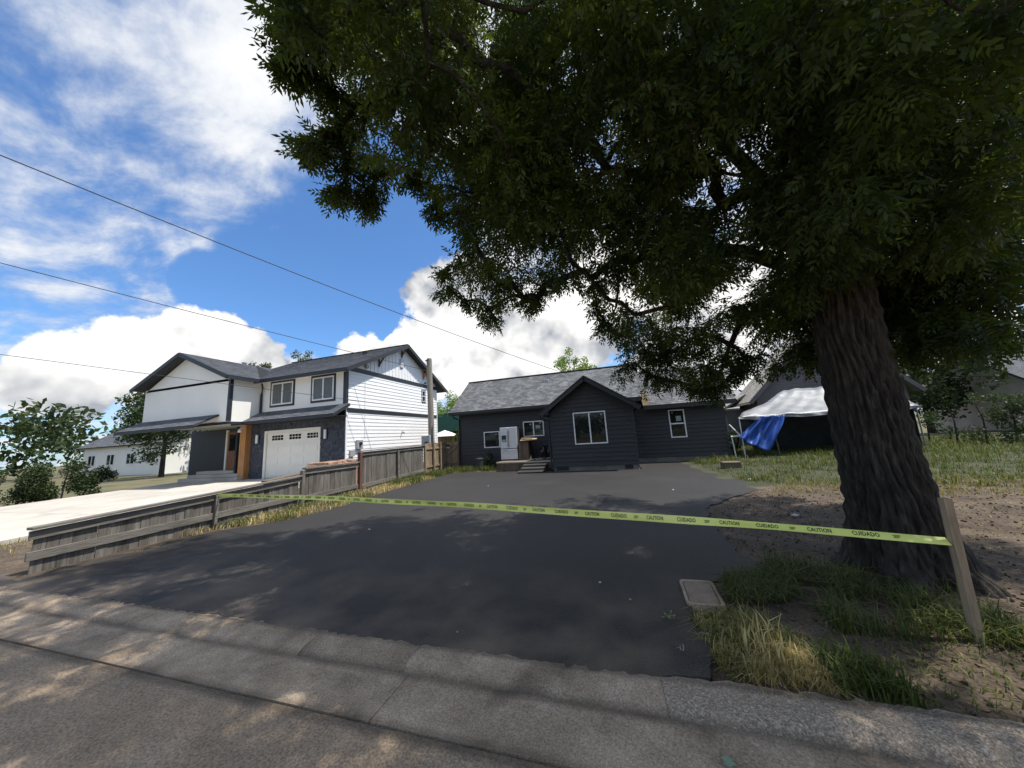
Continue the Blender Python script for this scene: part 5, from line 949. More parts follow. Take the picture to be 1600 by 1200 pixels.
# the big street tree in front
TR = thing('street_tree', 'large dark leafy ash tree arching over the driveway from the right', 'tree', (2.75, 4.55, 0))
RAW = "352,542,276,37;9,200,476,8;210,397,559,50;355,463,233,16;261,426,688,35;487,525,719,48;496,534,763,8;65,331,431,28;218,287,387,45;11,532,334,8;358,507,444,36;185,537,738,44;184,344,390,36;293,377,520,46;-72,579,437,8;454,500,290,8;283,562,268,31;-63,247,415,40;713,776,714,35;313,380,534,33;334,465,244,35;-185,423,552,25;360,423,500,33;395,472,421,44;532,641,632,39;94,629,446,32;-109,193,460,36;182,589,261,32;-22,644,488,8;-62,453,383,8;88,576,394,12;52,209,464,8;44,568,314,16;86,606,518,20;208,453,619,44;-103,316,470,33;478,545,678,36;-350,299,716,8;105,364,438,23;555,585,666,37;-139,217,449,31;-232,406,611,25;460,514,588,49;-121,461,458,34;323,557,276,39;643,686,605,40;-25,258,431,37;-158,314,738,33;349,363,505,49;-418,443,716,19;247,427,562,36;269,469,319,38;15,510,649,33;-56,270,416,39;460,507,417,43;146,560,318,26;634,765,567,35;323,468,445,48;-266,304,469,8;485,641,597,32;295,506,685,35;563,661,940,8;-136,320,403,8;-70,490,506,37;250,546,861,44;52,398,363,17;128,304,506,48;213,522,705,50;370,476,257,42;211,484,784,41;74,402,314,16;328,326,393,8;-81,285,377,27;-183,439,859,49;141,559,656,30;311,366,366,48;-297,213,580,8;354,533,431,36;342,757,563,16;-236,262,517,20;557,647,929,8;-114,388,507,36;285,538,266,35;174,609,927,26;505,649,587,39;33,214,460,30;210,708,572,37;43,294,548,45;-26,304,488,42;651,622,695,8;272,447,447,48;474,536,343,42;202,388,642,49;-171,142,482,8;597,648,768,36;95,449,314,12;604,653,565,33;-51,313,625,39;191,378,358,24;261,447,478,35;280,354,416,49;-48,500,552,39;396,623,964,15;26,354,459,12;45,307,599,41;-50,512,949,35;288,468,485,44;28,272,395,12;63,384,467,34;-104,644,513,30;71,673,357,43;422,668,969,42;279,642,807,50;310,604,772,42;350,431,236,22;215,242,433,8;282,361,473,33;-245,270,752,8;77,571,497,13;344,469,476,34;-215,484,642,35;144,563,354,30;146,306,359,21;-219,196,581,27;65,553,227,8;149,833,432,29;-93,335,412,35;415,503,370,45;282,281,349,8;-335,431,680,22;-226,230,585,22;53,385,421,28;208,495,603,14;-47,293,425,37;-178,136,471,8;411,701,506,35;-113,623,595,42;-134,147,470,8;577,624,753,33;388,544,336,41;-174,463,782,36;66,328,362,34;443,493,300,15;-171,350,727,32;157,573,231,20;424,439,482,41;-173,134,448,8;-58,475,411,8;-62,525,654,47;428,497,264,34;-278,229,578,8;397,598,536,32;276,518,309,38;296,567,819,50;466,709,467,49;516,539,533,34;-173,318,509,12;109,678,339,41;-164,612,831,42;49,596,351,34;685,664,743,29;64,359,650,42;-217,486,1072,27;-1,403,345,8;559,664,441,46;-215,322,774,32;-281,233,484,8;-132,371,671,31;391,556,267,34;7,358,725,26;352,532,643,36;397,467,463,35;76,543,759,18;178,666,723,44;93,245,458,26;370,379,544,39;63,622,644,43;394,473,306,43;24,586,647,23;441,654,821,47;510,698,744,47;114,598,996,36;162,539,480,41;322,428,376,48;-159,442,583,46;234,445,329,38;479,778,546,33;381,399,360,8;-162,341,709,42;357,405,234,8;218,834,501,42;65,327,670,8;294,387,491,44;237,322,422,48;306,595,266,41;158,667,416,46;449,574,348,33;75,235,510,8;-131,200,456,12;258,819,510,37;-225,479,783,44;188,272,413,41;558,614,654,45;-114,720,525,17;-116,276,467,23;532,560,654,39;22,425,364,15;385,505,590,44;207,582,267,23;124,599,292,36;455,611,844,40;-220,157,526,8;-131,179,511,16;-330,277,813,8;470,676,750,48;315,536,253,42;-138,393,759,25;77,300,479,36;-239,543,737,23;30,319,622,34;-480,433,777,8;328,401,584,46;-77,581,808,35;426,474,375,40;34,200,460,8;319,615,1011,8;279,405,657,19;-96,459,853,36;438,545,305,45;592,702,493,40;-216,520,721,38;158,286,481,50;-44,665,569,41;-65,397,491,40;507,629,566,47;-1,266,439,42;303,447,344,45;487,517,525,40;438,601,820,39;-47,387,512,40;5,336,401,19;288,766,527,33;97,315,611,12;537,689,736,49;488,549,483,41;-425,369,768,8;14,464,394,12;87,226,441,21;329,767,599,35;449,521,497,43;213,631,663,44;-25,792,504,8;-176,412,457,8;-89,522,499,46;-141,448,473,34;112,457,546,33;228,386,317,38;2,520,321,8;-145,484,663,39;236,366,512,46;13,426,483,34;67,239,506,9;212,324,393,36;8,470,505,34;219,444,782,8;451,506,344,34;-200,539,866,23;82,398,462,44;57,583,543,12;-87,517,543,36;-10,361,386,12;746,683,882,8;-116,322,746,16;342,349,438,36;161,682,743,33;144,538,706,38;-216,286,554,33;145,813,382,32;248,375,393,49;208,313,414,45;252,521,437,22;611,708,521,46;226,226,370,22;221,676,526,38;508,555,466,46;247,736,382,26;454,617,581,41;-108,643,757,45;262,577,479,27;186,271,461,33;356,553,322,35;-133,305,387,8;282,604,574,13;-46,475,500,32;382,525,246,28;-162,322,462,8;205,216,390,11;296,489,393,49;-117,242,449,26;431,438,449,12;378,486,241,23;376,628,377,50;-158,528,646,46;37,250,519,30;251,591,321,43;-159,440,367,8;422,535,337,41;-350,364,930,36;276,656,871,42;-156,392,427,8;-432,492,866,40;-1,287,409,18;121,292,425,14;130,496,377,39;-280,532,660,21;93,343,369,28;172,585,626,42;-54,531,491,37;186,618,793,39;-176,239,544,20;-378,416,671,30;-243,347,795,33;732,723,671,8;353,480,569,38;356,358,383,8;-171,148,453,8;306,346,322,41;186,339,323,37;-48,451,521,40;241,432,451,34;334,393,324,37;114,306,318,20;266,352,389,32;516,502,692,16;-44,305,588,39;397,442,490,41;-248,358,830,38;-88,488,716,40;179,450,303,26;283,538,237,20;-135,250,519,32;-105,350,808,8;485,697,511,42;84,237,486,12;341,582,251,36;484,618,381,50;64,398,592,15;-280,236,717,8;328,535,326,42;26,516,351,25;209,388,414,43;599,677,857,46;-153,303,753,8;384,423,399,32;94,562,414,41;321,547,357,41;-86,272,466,30;235,589,585,19;-98,162,474,8;187,494,733,33;533,845,557,46;146,628,589,37;422,503,339,43;333,479,223,8;360,557,631,42;99,414,528,15;253,526,468,36;163,293,361,29;-198,216,603,26;109,221,455,8;-86,436,831,47;183,413,695,43;-61,553,724,47;462,453,613,32;11,674,470,27;79,401,691,41;480,512,347,8;184,482,589,22;-162,447,435,30;199,256,461,10;-395,309,811,8;84,468,536,34;-129,400,370,19;169,266,405,32;287,266,437,8;-311,345,854,49;447,490,311,8;221,554,738,37;33,481,383,25;390,502,284,43;-263,396,977,8;-200,477,559,10;-49,604,797,40;62,284,588,8;463,686,394,48;384,458,331,40;433,584,347,34;-7,456,524,34;319,588,316,36;-113,468,740,41;-330,504,687,8;93,506,882,42;-91,185,516,8;103,561,723,34;298,496,479,47;548,552,755,18;156,344,343,12;-245,740,487,10;512,608,629,44;-23,308,580,25;359,647,499,49;382,544,303,44;208,614,878,40;220,694,832,50;216,542,543,24;345,441,334,38;456,558,645,34;492,636,919,30;-295,516,903,35;-181,325,604,40;-139,309,444,11;190,570,280,38;136,551,243,29;26,286,390,19;125,252,478,27;17,221,506,8;354,595,349,34;341,523,726,50;-94,445,512,43;374,351,496,8;162,418,616,49;-135,312,712,42;390,466,248,31;626,624,591,8;493,519,373,8;-97,505,523,42;234,344,486,32;41,239,458,42;-88,213,452,23;-234,428,795,41;257,492,320,41;299,619,960,43;-476,486,681,8;208,486,681,39;455,747,635,46;-345,274,769,39;149,218,429,8;-189,408,494,8;551,565,679,43;288,590,757,49;569,749,486,47;74,757,585,33;553,623,593,41;-315,379,892,49;394,520,331,46;426,472,248,8;296,668,330,44;-42,392,739,48;-189,149,511,8;0,331,675,33;110,565,491,45;138,495,646,38;-131,347,424,8;124,391,472,33;-252,414,608,27;85,510,605,25;62,642,313,24;-55,326,667,34;-268,249,495,8;-329,389,840,48;-265,222,469,8;179,564,409,43;-65,459,634,43;-108,381,364,19;69,451,588,22;628,583,734,8;180,334,562,35;-118,467,992,16;454,509,745,8;-244,387,895,38;273,594,701,36;131,350,545,34;424,667,544,43;-194,201,527,20;-261,281,571,13;-51,337,643,38;361,618,421,45;156,313,329,21;684,748,766,38;-109,470,702,46;-37,338,518,38;-224,540,964,33;-177,350,559,14;125,382,335,35;445,575,575,48;258,617,783,33;230,242,392,34;233,414,583,44;297,369,333,49;-214,642,664,43;154,637,244,25;492,635,686,47;142,530,493,36;433,582,651,48;39,537,552,34;-463,328,793,8;1,303,376,18;274,549,242,19;-90,301,498,35;279,525,248,35;38,372,654,34;167,509,914,8;-191,428,903,36;71,599,289,27;556,723,533,40;-175,130,462,8;463,669,972,35;142,436,518,32;90,520,374,21;236,253,369,46;75,427,806,23;292,465,232,25;101,608,410,20;589,716,566,50;429,481,241,8;98,448,398,42;-320,483,949,33;331,670,371,47;350,479,243,30;41,476,468,35;-116,524,960,33;468,454,638,16;-72,294,435,49;66,632,297,25;120,383,370,30;419,582,855,43;-107,572,472,32;91,265,400,28;468,514,316,8;256,292,497,8;204,245,433,18;-357,331,783,8;180,334,358,33;548,613,462,40;-180,139,482,8;515,743,737,33;259,381,422,40;100,501,335,19;388,611,315,41;82,407,515,12;499,508,557,45;-270,273,746,22;-67,398,728,34;142,752,536,46;166,561,728,47;101,519,306,12;360,425,665,8;164,341,372,35;154,407,414,12;-41,431,767,44;628,768,741,46;346,690,848,34;186,374,478,17;126,554,714,34;-220,510,815,28;95,629,312,39;-182,556,438,22;137,541,306,24;338,406,221,8;-55,297,557,36;277,448,594,44;370,458,526,33;187,582,716,48;443,481,316,8;-236,592,535,29;168,220,432,8;-156,263,587,46;124,416,615,36;77,301,401,36;391,438,284,16;287,550,791,39;73,373,635,35;381,684,630,35;178,272,509,8;-250,302,780,26;-288,276,453,8;-94,271,652,10;-364,363,949,27;289,487,521,42;611,778,725,40;-196,495,990,38;45,461,489,32;-24,360,342,8;-172,125,457,8;134,468,368,37;-229,515,743,32;208,309,534,22;416,542,753,32;84,341,565,34;118,312,572,15;221,521,235,8;-398,399,743,8;281,569,380,36;141,609,252,29;541,578,481,34;-460,462,838,8;407,537,439,40;-62,353,572,36;341,502,413,37;-138,536,714,36;300,522,314,42;-34,219,511,27;-118,727,498,8;427,565,331,34;90,642,288,32;117,426,355,38;257,361,446,34;-126,203,439,23;-172,439,954,34;-37,278,445,34;-229,563,747,46;-126,159,490,8;269,607,301,23;308,416,682,8;49,433,864,8;59,409,533,24;149,304,385,12;-248,283,654,46;340,487,319,43;465,518,330,27;124,434,603,38;354,801,458,34;715,695,722,8;-286,563,459,8;-304,232,605,8;284,572,742,33;619,683,545,42;406,457,268,11;-138,506,428,27;264,586,934,34;-128,346,448,16;-19,569,997,46;-190,135,454,8;-147,673,434,8;64,370,706,33;-403,271,768,8;-391,360,686,8;510,568,598,37;93,343,311,34;287,449,468,41;208,721,714,41;-23,317,428,45;160,358,631,33;134,405,400,14;-141,234,458,28;89,641,244,8;15,644,808,34;107,277,546,11;224,790,499,50;-372,334,827,25;462,539,320,41;-210,389,817,39;158,877,451,33;-300,304,591,8;344,654,960,47;364,581,405,38;193,425,668,49;49,700,383,35;-52,615,619,49;34,572,823,46;-73,327,478,36;-143,269,421,8;-224,386,533,8;51,438,382,14;246,580,281,16;-148,189,455,12;365,495,324,34;-338,279,545,8;553,666,923,41;-146,331,460,12;-200,465,432,28;215,358,339,44;141,227,403,44;284,499,343,41;194,288,439,35;-294,332,681,32;118,400,565,33;631,744,683,36;118,453,418,40;-101,431,356,8;31,310,505,13;309,583,491,44;406,432,597,34;179,285,322,48;220,212,366,9;321,382,411,49;511,727,859,49;80,438,636,30;158,445,792,20;-41,582,618,45;327,450,233,22;615,642,488,13;709,706,653,8;-149,354,644,37;72,554,819,34;195,363,609,45;124,309,475,50;-207,249,579,40;390,653,768,36;373,446,223,8;-127,167,479,26;-168,359,777,36;-159,174,481,25;55,832,400,29;365,345,502,8;-102,486,1043,8;-57,509,843,27;-209,180,554,22;34,402,393,41;234,621,243,8;-309,383,605,10;-240,538,531,8;114,747,358,34;115,671,278,31;-145,353,377,15;162,293,417,37;-306,264,648,8;494,609,526,38;-47,293,526,28;256,622,823,48;299,613,808,35;168,718,626,34;-92,470,963,35;-198,280,683,43;552,643,519,41;74,393,537,12;194,395,495,13;-27,386,371,8;19,438,662,37;31,294,503,30;55,241,423,34;345,623,345,33;177,216,390,28;-10,342,516,33;-289,312,635,15;-6,395,769,46;215,431,637,38;-250,193,577,10;200,412,330,18;193,254,470,8;-230,569,408,8;333,506,266,42;210,389,587,32;2,498,326,8;-383,434,683,38;174,658,581,40;273,583,250,12;121,628,574,34;-189,548,377,8;377,360,487,8;-113,415,694,45;-156,162,525,8;149,643,304,47;609,703,742,34;-24,493,892,38;284,772,401,39;392,477,277,34;243,466,627,46;-204,315,511,13;11,476,674,41;545,696,877,34;218,502,650,44;1,447,488,36;-166,435,668,32;559,849,553,43;159,319,322,12;-92,252,531,13;-1,386,738,38;332,557,415,41;-294,257,603,8;79,318,322,33;-340,403,641,26;-157,200,454,12;55,272,580,8;226,681,586,28;343,563,870,39;30,377,411,12;-195,242,617,50;-244,253,558,8;-258,195,526,8;-324,342,623,23;-98,339,603,37;402,673,491,50;-214,180,524,8;-124,270,487,30;-69,428,882,32;-193,506,593,31;116,444,485,25;-290,266,715,37;56,327,408,41;290,397,628,31;-373,296,818,40;370,427,221,8;306,283,462,8;204,602,780,38;239,385,573,48;274,459,345,49;11,399,320,12;-126,232,500,37;-75,355,446,40;161,631,985,24;-82,363,636,42;473,611,813,38;-139,485,715,42;99,461,347,39;172,382,407,23;145,716,565,37;-233,438,535,8;49,627,279,8;-235,521,956,37;-264,456,1029,42;99,607,277,33;-152,247,462,15;-81,440,705,37;-8,291,381,34;361,420,403,47;-186,333,825,8;-103,320,530,26;102,487,437,46;345,396,422,47;333,641,860,36;35,441,390,37;408,546,294,34;-155,598,632,49;423,487,570,47;-112,560,755,41;-160,332,473,12;420,685,743,34;64,263,401,12;163,705,528,34;361,508,266,46;-15,384,598,44;-364,322,624,8;207,339,321,38;-337,419,940,40;-158,254,465,12;233,640,444,40;149,584,225,14;-30,658,668,39;117,504,337,21;398,492,240,17;-161,210,406,8;1,586,853,43;534,548,441,8;100,350,378,20;298,630,337,37;226,541,325,40;348,768,413,35;412,760,544,36;280,543,485,38;178,367,445,12;410,721,808,37;63,319,562,42;-32,327,705,15;254,313,499,42;-427,363,651,8;-57,534,800,37;-197,412,869,45;430,474,658,41;343,422,447,34;616,717,570,36;44,440,308,19;144,454,388,34;297,473,670,42;49,257,421,17;-394,375,577,8;480,706,581,43;-11,484,440,12;-356,305,872,8;469,549,733,39;-269,444,787,34;437,430,581,47;-44,346,331,8;-191,205,592,15;94,547,384,21;193,617,829,35;395,407,467,42;166,296,387,15;-217,333,502,8;605,686,907,40;139,214,429,8;122,361,451,26;585,576,564,8;25,400,814,8;132,307,557,37;254,349,472,48;408,572,343,44;-53,467,969,8;-309,418,914,34;428,661,799,36;335,515,304,43;-95,329,368,32;61,515,650,45;-148,167,517,8;373,506,552,33;231,533,237,8;-112,336,450,30;42,386,402,12;95,416,709,31;259,667,529,21;322,482,360,37;195,239,362,39;-59,423,909,8;345,563,802,33;209,676,356,29;-468,359,820,8;281,365,449,33;-22,340,550,36;386,362,528,8;392,562,665,43;157,593,499,49;-121,373,626,13;-54,610,524,30;79,450,629,17;62,652,511,45;181,477,459,12;-71,529,628,41;-176,471,836,33;-16,393,645,14;-33,352,355,8;-137,385,379,34;349,360,413,27;149,619,408,33;62,299,468,27;155,410,462,16;34,461,688,42;30,304,573,48;-22,370,787,8;392,447,373,43;-147,320,422,8;-134,161,509,8;200,592,250,12;417,452,518,49;708,704,623,8;114,248,428,44;179,586,246,20;351,562,292,47;-332,428,800,12;254,256,444,8;345,447,582,38;404,645,1011,8;82,307,443,23;494,554,762,38;-78,298,575,12;209,461,305,44;413,522,674,48;-225,256,538,21;-193,442,603,32;0,269,512,30;-92,430,734,42;166,616,316,44;-60,278,384,40;-303,464,1019,33;-101,361,577,39;-70,434,567,33;70,338,316,38;-216,562,499,35;395,614,718,48;-116,458,677,40;220,340,448,39;-247,240,500,8;105,754,416,14;575,600,687,35;-362,394,889,40;591,670,802,39;561,589,628,33;33,607,594,33;452,746,716,40;353,528,316,43;-441,350,888,8;-84,473,390,8;101,554,969,50;163,350,400,12;161,443,300,24;231,477,700,47;46,400,739,49;-369,370,618,8;276,456,520,50;676,703,757,45;407,755,658,47;42,456,723,33;-114,393,365,16;211,636,267,25;-206,298,659,37;317,663,399,48;103,257,527,8;284,544,315,41;-133,512,801,44;221,277,496,8;-78,311,564,37;126,501,572,33;495,745,770,38;99,524,515,46;-270,518,645,19;-102,413,595,48;5,322,366,33;526,538,671,34;-246,418,665,34;301,574,333,39;83,316,562,18;-178,130,479,8;614,662,474,34;-177,540,402,8;446,560,431,43;-168,154,503,8;-120,468,898,47;207,397,310,41;445,481,326,8;362,722,528,32;213,366,474,34;343,368,581,8;516,681,554,34;-33,384,415,36;-161,647,702,38;-264,227,472,8;146,706,682,48;-117,238,561,33;23,254,531,32;-158,453,537,32;351,437,686,8;315,612,369,32;-247,171,543,6;-246,175,542,6;-245,180,542,6;-250,176,540,6;-244,179,543,6;-238,182,546,6;-229,189,551,6;-226,194,551,6;-224,200,551,6;-227,211,545,6;-232,200,545,6;-247,203,532,6;-252,199,530,6;-258,194,527,6;-256,193,528,6;-263,192,524,6;-260,187,528,6;-260,191,526,6;-261,196,524,6;-264,191,523,6;-259,195,526,6;-254,200,528,6;-248,207,531,6;-246,213,530,6;-245,218,529,6;-243,224,527,6;-250,221,523,6;-243,223,528,6;-245,226,525,6;-234,243,525,6;-239,246,520,6;-252,248,508,6;-259,243,504,6;-256,241,508,6;-261,243,502,6;-282,246,491,6;-296,250,493,6;-282,243,492,6;-291,251,491,6;-289,241,495,6;-283,244,492,6;-303,248,496,6;-288,242,494,6;-275,237,493,6;-260,245,502,6;-257,251,501,6;-256,264,494,6;-261,267,487,6;-266,269,480,6;-266,269,481,6;-272,275,476,6;-284,285,475,6;-299,294,476,6;-300,285,480,6;-294,290,476,6;-317,298,482,6;-299,289,478,6;-283,282,476,6;-284,288,474,6;-256,295,470,6;-256,301,464,6;-257,301,464,6;-269,309,462,6;-274,309,463,6;-270,300,466,6;-259,289,473,6;-252,289,480,6;-255,298,468,6;-249,297,476,6;-243,295,484,6;-237,294,491,6;-235,299,488,6;-211,310,501,6;-208,317,497,6;-205,325,493,6;-210,319,494,6;-202,326,494,6;-191,341,489,6;-193,347,481,6;-194,353,474,6;-199,350,473,6;-192,358,470,6;-199,356,466,6;-172,372,472,6;-194,362,464,6;-166,370,478,6;-161,377,473,6;-157,387,464,6;-159,392,456,6;-161,397,446,6;-169,401,433,6;-178,400,425,6;-187,398,418,6;-199,400,413,6;-201,401,413,6;-216,413,411,6;-217,407,414,6;-221,422,409,6;-229,443,406,7;-245,470,406,7;-256,466,411,7;-219,451,401,7;-215,466,396,7;-212,481,392,7;-219,480,395,7;-203,479,390,7;-188,479,385,7;-180,496,380,7;-185,527,378,7;-203,598,390,8;-224,594,396,8;-188,524,379,7;-182,515,378,7;-163,490,376,7;-147,473,377,6;-122,463,377,6;-111,470,372,6;-110,473,371,6;-96,473,369,6;-100,481,366,6;-89,468,370,6;-80,462,377,6;-71,461,387,6;-62,461,396,6;-52,459,405,6;-48,466,390,6;-15,468,397,6;-8,473,386,6;-7,476,374,6;-5,479,362,6;-3,486,352,6;-3,495,348,6;2,511,341,6;8,530,335,7;15,554,329,7;15,560,328,7;25,591,326,7;38,667,333,8;43,653,309,8;38,640,290,8;34,625,272,8;29,605,251,7;22,621,269,7;56,630,276,8;65,620,264,7;74,609,253,7;72,610,253,7;84,604,247,7;95,598,242,7;106,591,236,7;112,588,233,7;120,578,226,7;128,568,219,7;136,558,212,7;132,558,212,7;143,557,212,7;154,555,212,7;152,550,208,7;164,560,217,7;176,569,226,7;183,574,232,7;195,579,239,7;207,583,246,7;214,586,251,7;225,589,258,8;237,592,265,8;-205,183,814,44;171,229,1128,59;619,378,584,48;-356,233,829,54;-363,138,816,55;-280,223,938,48;591,298,615,40;-305,65,818,52;381,-18,879,48;-304,112,859,46;156,-18,852,56;634,504,820,45;-68,-24,681,54;444,763,673,54;533,359,578,54;292,282,1037,59;495,774,617,51;-146,430,1111,51;339,451,1072,60;613,230,1047,54;642,301,674,49;365,366,1075,45;447,30,814,43;127,-102,885,57;391,437,1044,41;727,749,830,50;543,355,1115,57;588,657,869,55;-116,-21,715,58;515,267,1043,57;386,12,801,51;538,313,576,45;760,576,831,58;-18,135,1041,42;-302,293,995,51;-273,49,908,59;486,228,570,53;562,825,689,41;115,-107,671,57;482,-12,906,48;339,175,1079,44;380,127,959,43;618,286,479,51;287,452,433,58;682,667,769,42;417,649,480,42;124,-31,991,44;547,288,656,45;454,-86,722,59;737,291,734,59;407,657,1130,46;-280,67,854,44;774,541,815,49;199,107,1040,49;426,137,472,47;611,693,536,47;544,251,675,57;253,-105,786,41;287,389,1156,45;-173,173,837,51;-26,51,725,47;620,878,824,52;559,824,557,43;291,-102,823,49;508,126,1056,50;61,147,1009,60;374,246,367,45;458,381,1138,60;653,351,519,51;429,552,1095,51;698,427,1020,44;7,14,774,53;354,164,548,53;-110,177,609,56;15,164,966,56;-311,185,887,56;575,24,732,57;629,561,974,40;177,-93,738,56;79,18,875,59;431,-16,960,58;269,148,372,50;507,587,577,51;587,573,792,42;350,233,1043,55;-122,138,844,46;-79,200,1017,57;409,291,1011,52;577,441,940,41;570,813,895,57;489,832,643,57;388,381,1092,58;252,8,610,58;360,148,407,59;747,261,782,55;24,301,1089,44;523,585,451,43;-175,191,863,50;176,31,833,54;497,672,399,53;335,512,443,60;168,-127,726,42;512,673,1063,46;763,501,938,47;103,236,1044,41;777,391,741,56;692,546,779,48;718,517,706,50;-66,70,680,54;497,731,437,43;718,511,866,56;253,560,1055,59;611,147,911,42;429,454,418,48;438,576,407,54;455,34,622,58;213,159,1024,48;-137,104,891,54;53,14,832,42;75,472,1091,54;-47,38,657,53;126,-38,707,55;-94,112,581,45;259,169,474,42;96,500,1184,47;-106,-56,587,55;-247,253,801,56;245,297,1185,47;429,750,558,57;82,141,871,48;326,225,801,43;396,215,814,40;426,212,847,37;333,260,837,36;480,280,816,39;469,160,801,46;211,257,737,39;342,66,695,47;129,102,729,47;20,218,678,48;196,162,818,47;176,268,897,43;523,84,833,46;99,278,809,43;316,183,880,42;321,264,728,38;151,300,688,46;89,182,714,46;62,278,787,39;483,270,786,37;195,72,680,40;111,247,897,42;34,294,652,41;512,179,838,38;333,254,754,50;176,294,734,41;43,217,733,45;396,116,749,47;13,289,711,38;98,305,774,43;401,290,789,49;170,124,840,47;122,175,819,38;309,74,782,49;534,120,857,46;268,289,890,42;372,238,693,40;417,308,891,36;158,165,847,39;348,159,885,37;341,146,731,43;328,124,785,44;62,98,850,39;264,219,689,38;503,147,825,39;323,244,713,41;403,107,885,45;482,122,782,50;225,304,852,39;181,259,745,48;150,70,705,46;254,207,739,44;278,178,805,43;106,113,710,40;260,258,639,46;317,269,708,42;242,217,729,43;231,152,712,36;30,129,670,45;188,105,704,48;350,166,794,46;290,85,758,48;253,123,746,40;199,267,727,44;401,235,731,43;434,208,893,37;456,202,855,47;92,189,859,45;310,111,780,46;-1,111,734,45;91,117,646,42;47,85,788,47;223,187,712,46;465,77,799,40;89,79,751,44;335,206,891,36;150,261,776,35;265,258,813,41;48,261,652,45;16,246,714,37;208,259,796,42;80,145,790,46;343,107,895,37;338,229,649,43;345,154,808,47;155,273,765,49;238,277,677,40;150,307,819,44;350,251,658,40;100,187,715,36;90,165,697,45;125,276,695,40;379,152,764,48;308,152,818,41;38,211,810,39;19,98,738,38;344,182,867,44;45,119,788,42;248,85,756,44;251,235,787,48;185,134,798,48;449,81,705,41;5,281,739,40;211,157,863,45;388,218,730,42;116,162,783,37;198,163,746,43;69,241,884,44;451,227,862,43;450,295,692,43;467,290,696,43;97,116,635,38;131,181,700,43;316,262,816,47;69,127,649,49;298,152,722,41;196,269,782,37"
CL = np.array([[int(q) for q in r.split(',')] for r in RAW.split(';')], float) / 100  # last clumps are out of view, added to shade the street and kerb
rg = np.random.default_rng(77)
# wood: every clump joins the nearest piece of wood that is nearer the fork
root = np.array((2.72, 4.6, 3.6)); main = [root]
limbs = [np.array(q) for q in ((1.32, 4.44, 6.40), (0.71, 4.55, 5.90), (0.26, 4.70, 5.52), (-0.03, 5.11, 5.06), (-0.23, 5.44, 4.65), (-0.35, 4.75, 5.41), (-0.32, 3.79, 7.40), (-1.07, 4.25, 7.08), (2.09, 5.49, 5.26), (2.16, 6.50, 4.43), (3.90, 6.00, 6.00), (4.80, 7.00, 7.50))]
nodes = [np.array((2.68, 4.55, 2.0)), root] + limbs; par = {0: None, 1: 0, 2: 1, 3: 2, 4: 3, 5: 4, 6: 5, 7: 4, 8: 2, 9: 8, 10: 2, 11: 10, 12: 1, 13: 12}
dist = {i: 0 for i in range(len(nodes))}
for i in range(2, len(nodes)): dist[i] = dist[par[i]] + np.linalg.norm(nodes[i] - nodes[par[i]])
order = np.argsort(np.linalg.norm(CL[:, :3] - root, axis=1)); P = np.array(nodes); cnt = {i: 1 for i in range(len(nodes))}
D0 = [dist[i] for i in range(len(nodes))]
for k in order:
    c = CL[k, :3]; dd = np.linalg.norm(P - c, axis=1); cost = dd + .12 * np.array(D0); cost[0] += 5
    j = int(np.argmin(cost)); par[len(P)] = j; D0.append(D0[j] + dd[j]); P = np.vstack([P, c])
n_ = len(P); w = np.ones(n_)
for i in range(n_ - 1, 0, -1): w[par[i]] += w[i] if par[i] < i else 0
rad = np.minimum(.0046 * w ** .52 + .003, .085)
s = MB(); sb = MB()
for i in range(1, n_):
    j = par[i]; a, b_ = P[j], P[i]; L = np.linalg.norm(b_ - a); 
    mid = (a + b_) / 2 + rg.normal(0, .05, 3) * min(1, L) + np.array((0, 0, .05 * L)); r0 = min(rad[j], rad[i] * 1.6); r1 = rad[i]
    tgt = s if i < 14 else sb
    tgt.tube([tuple(a), tuple(mid), tuple(b_)], [r0, (r0 + r1) / 2, r1], 8 if i < 14 else 4, cap=False)
sb.build('twig', m_bark, TR, fix=False, smooth=True, kind='stuff'); s.build('limb', m_bark, TR, fix=False, smooth=True)
TK = [(2.80, 4.55, -.15, .62), (2.79, 4.55, .0, .50), (2.77, 4.55, .15, .40), (2.74, 4.55, .5, .335), (2.69, 4.55, 1.3, .29), (2.68, 4.56, 2.4, .27), (2.72, 4.6, 3.6, .25), (2.9, 4.7, 5.2, .19), (3.0, 4.8, 7.0, .12)]
nr2, na = 260, 220; zz = np.linspace(-.15, 7.0, nr2); ka = np.array(TK); th = np.linspace(0, 2 * math.pi, na, endpoint=False)
TX, TY, TR_ = (np.interp(zz, ka[:, 2], ka[:, i]) for i in (0, 1, 3)); TT, ZZ = np.meshgrid(th, zz)
ph = TT * 13 + 1.3 * np.sin(ZZ * 2.1 + TT * 2) + .8 * np.sin(ZZ * 5.3 + TT * 3 + 1); ph2 = TT * 21 + 1.1 * np.sin(ZZ * 3.7 - TT * 2) + .9 * np.sin(ZZ * 9 + TT)
fur = np.abs(np.sin(ph)) ** .55 * .044 + np.abs(np.sin(ph2)) ** .6 * .026 + .008 * np.sin(ZZ * 31 + TT * 9 + 3 * np.sin(TT * 4)); flare = np.exp(-np.clip(ZZ + .1, 0, 9) * 3.2) * .16 * (np.sin(TT * 5 + .7) + .5 * np.sin(TT * 3 + 2)); RR = TR_[:, None] * (1 + .05 * np.sin(TT * 3 + ZZ)) + (fur - .045) * np.clip(TR_[:, None] / .27, .4, 1.2) + flare
V = np.stack([TX[:, None] + RR * np.cos(TT), TY[:, None] + RR * np.sin(TT), ZZ], -1).reshape(-1, 3); ii = np.arange(nr2 * na).reshape(nr2, na); jj = np.roll(ii, -1, 1)
np_mesh('trunk', V, np.stack([ii[:-1], jj[:-1], jj[1:], ii[1:]], -1).reshape(-1, 4), m_bark, TR, smooth=True)
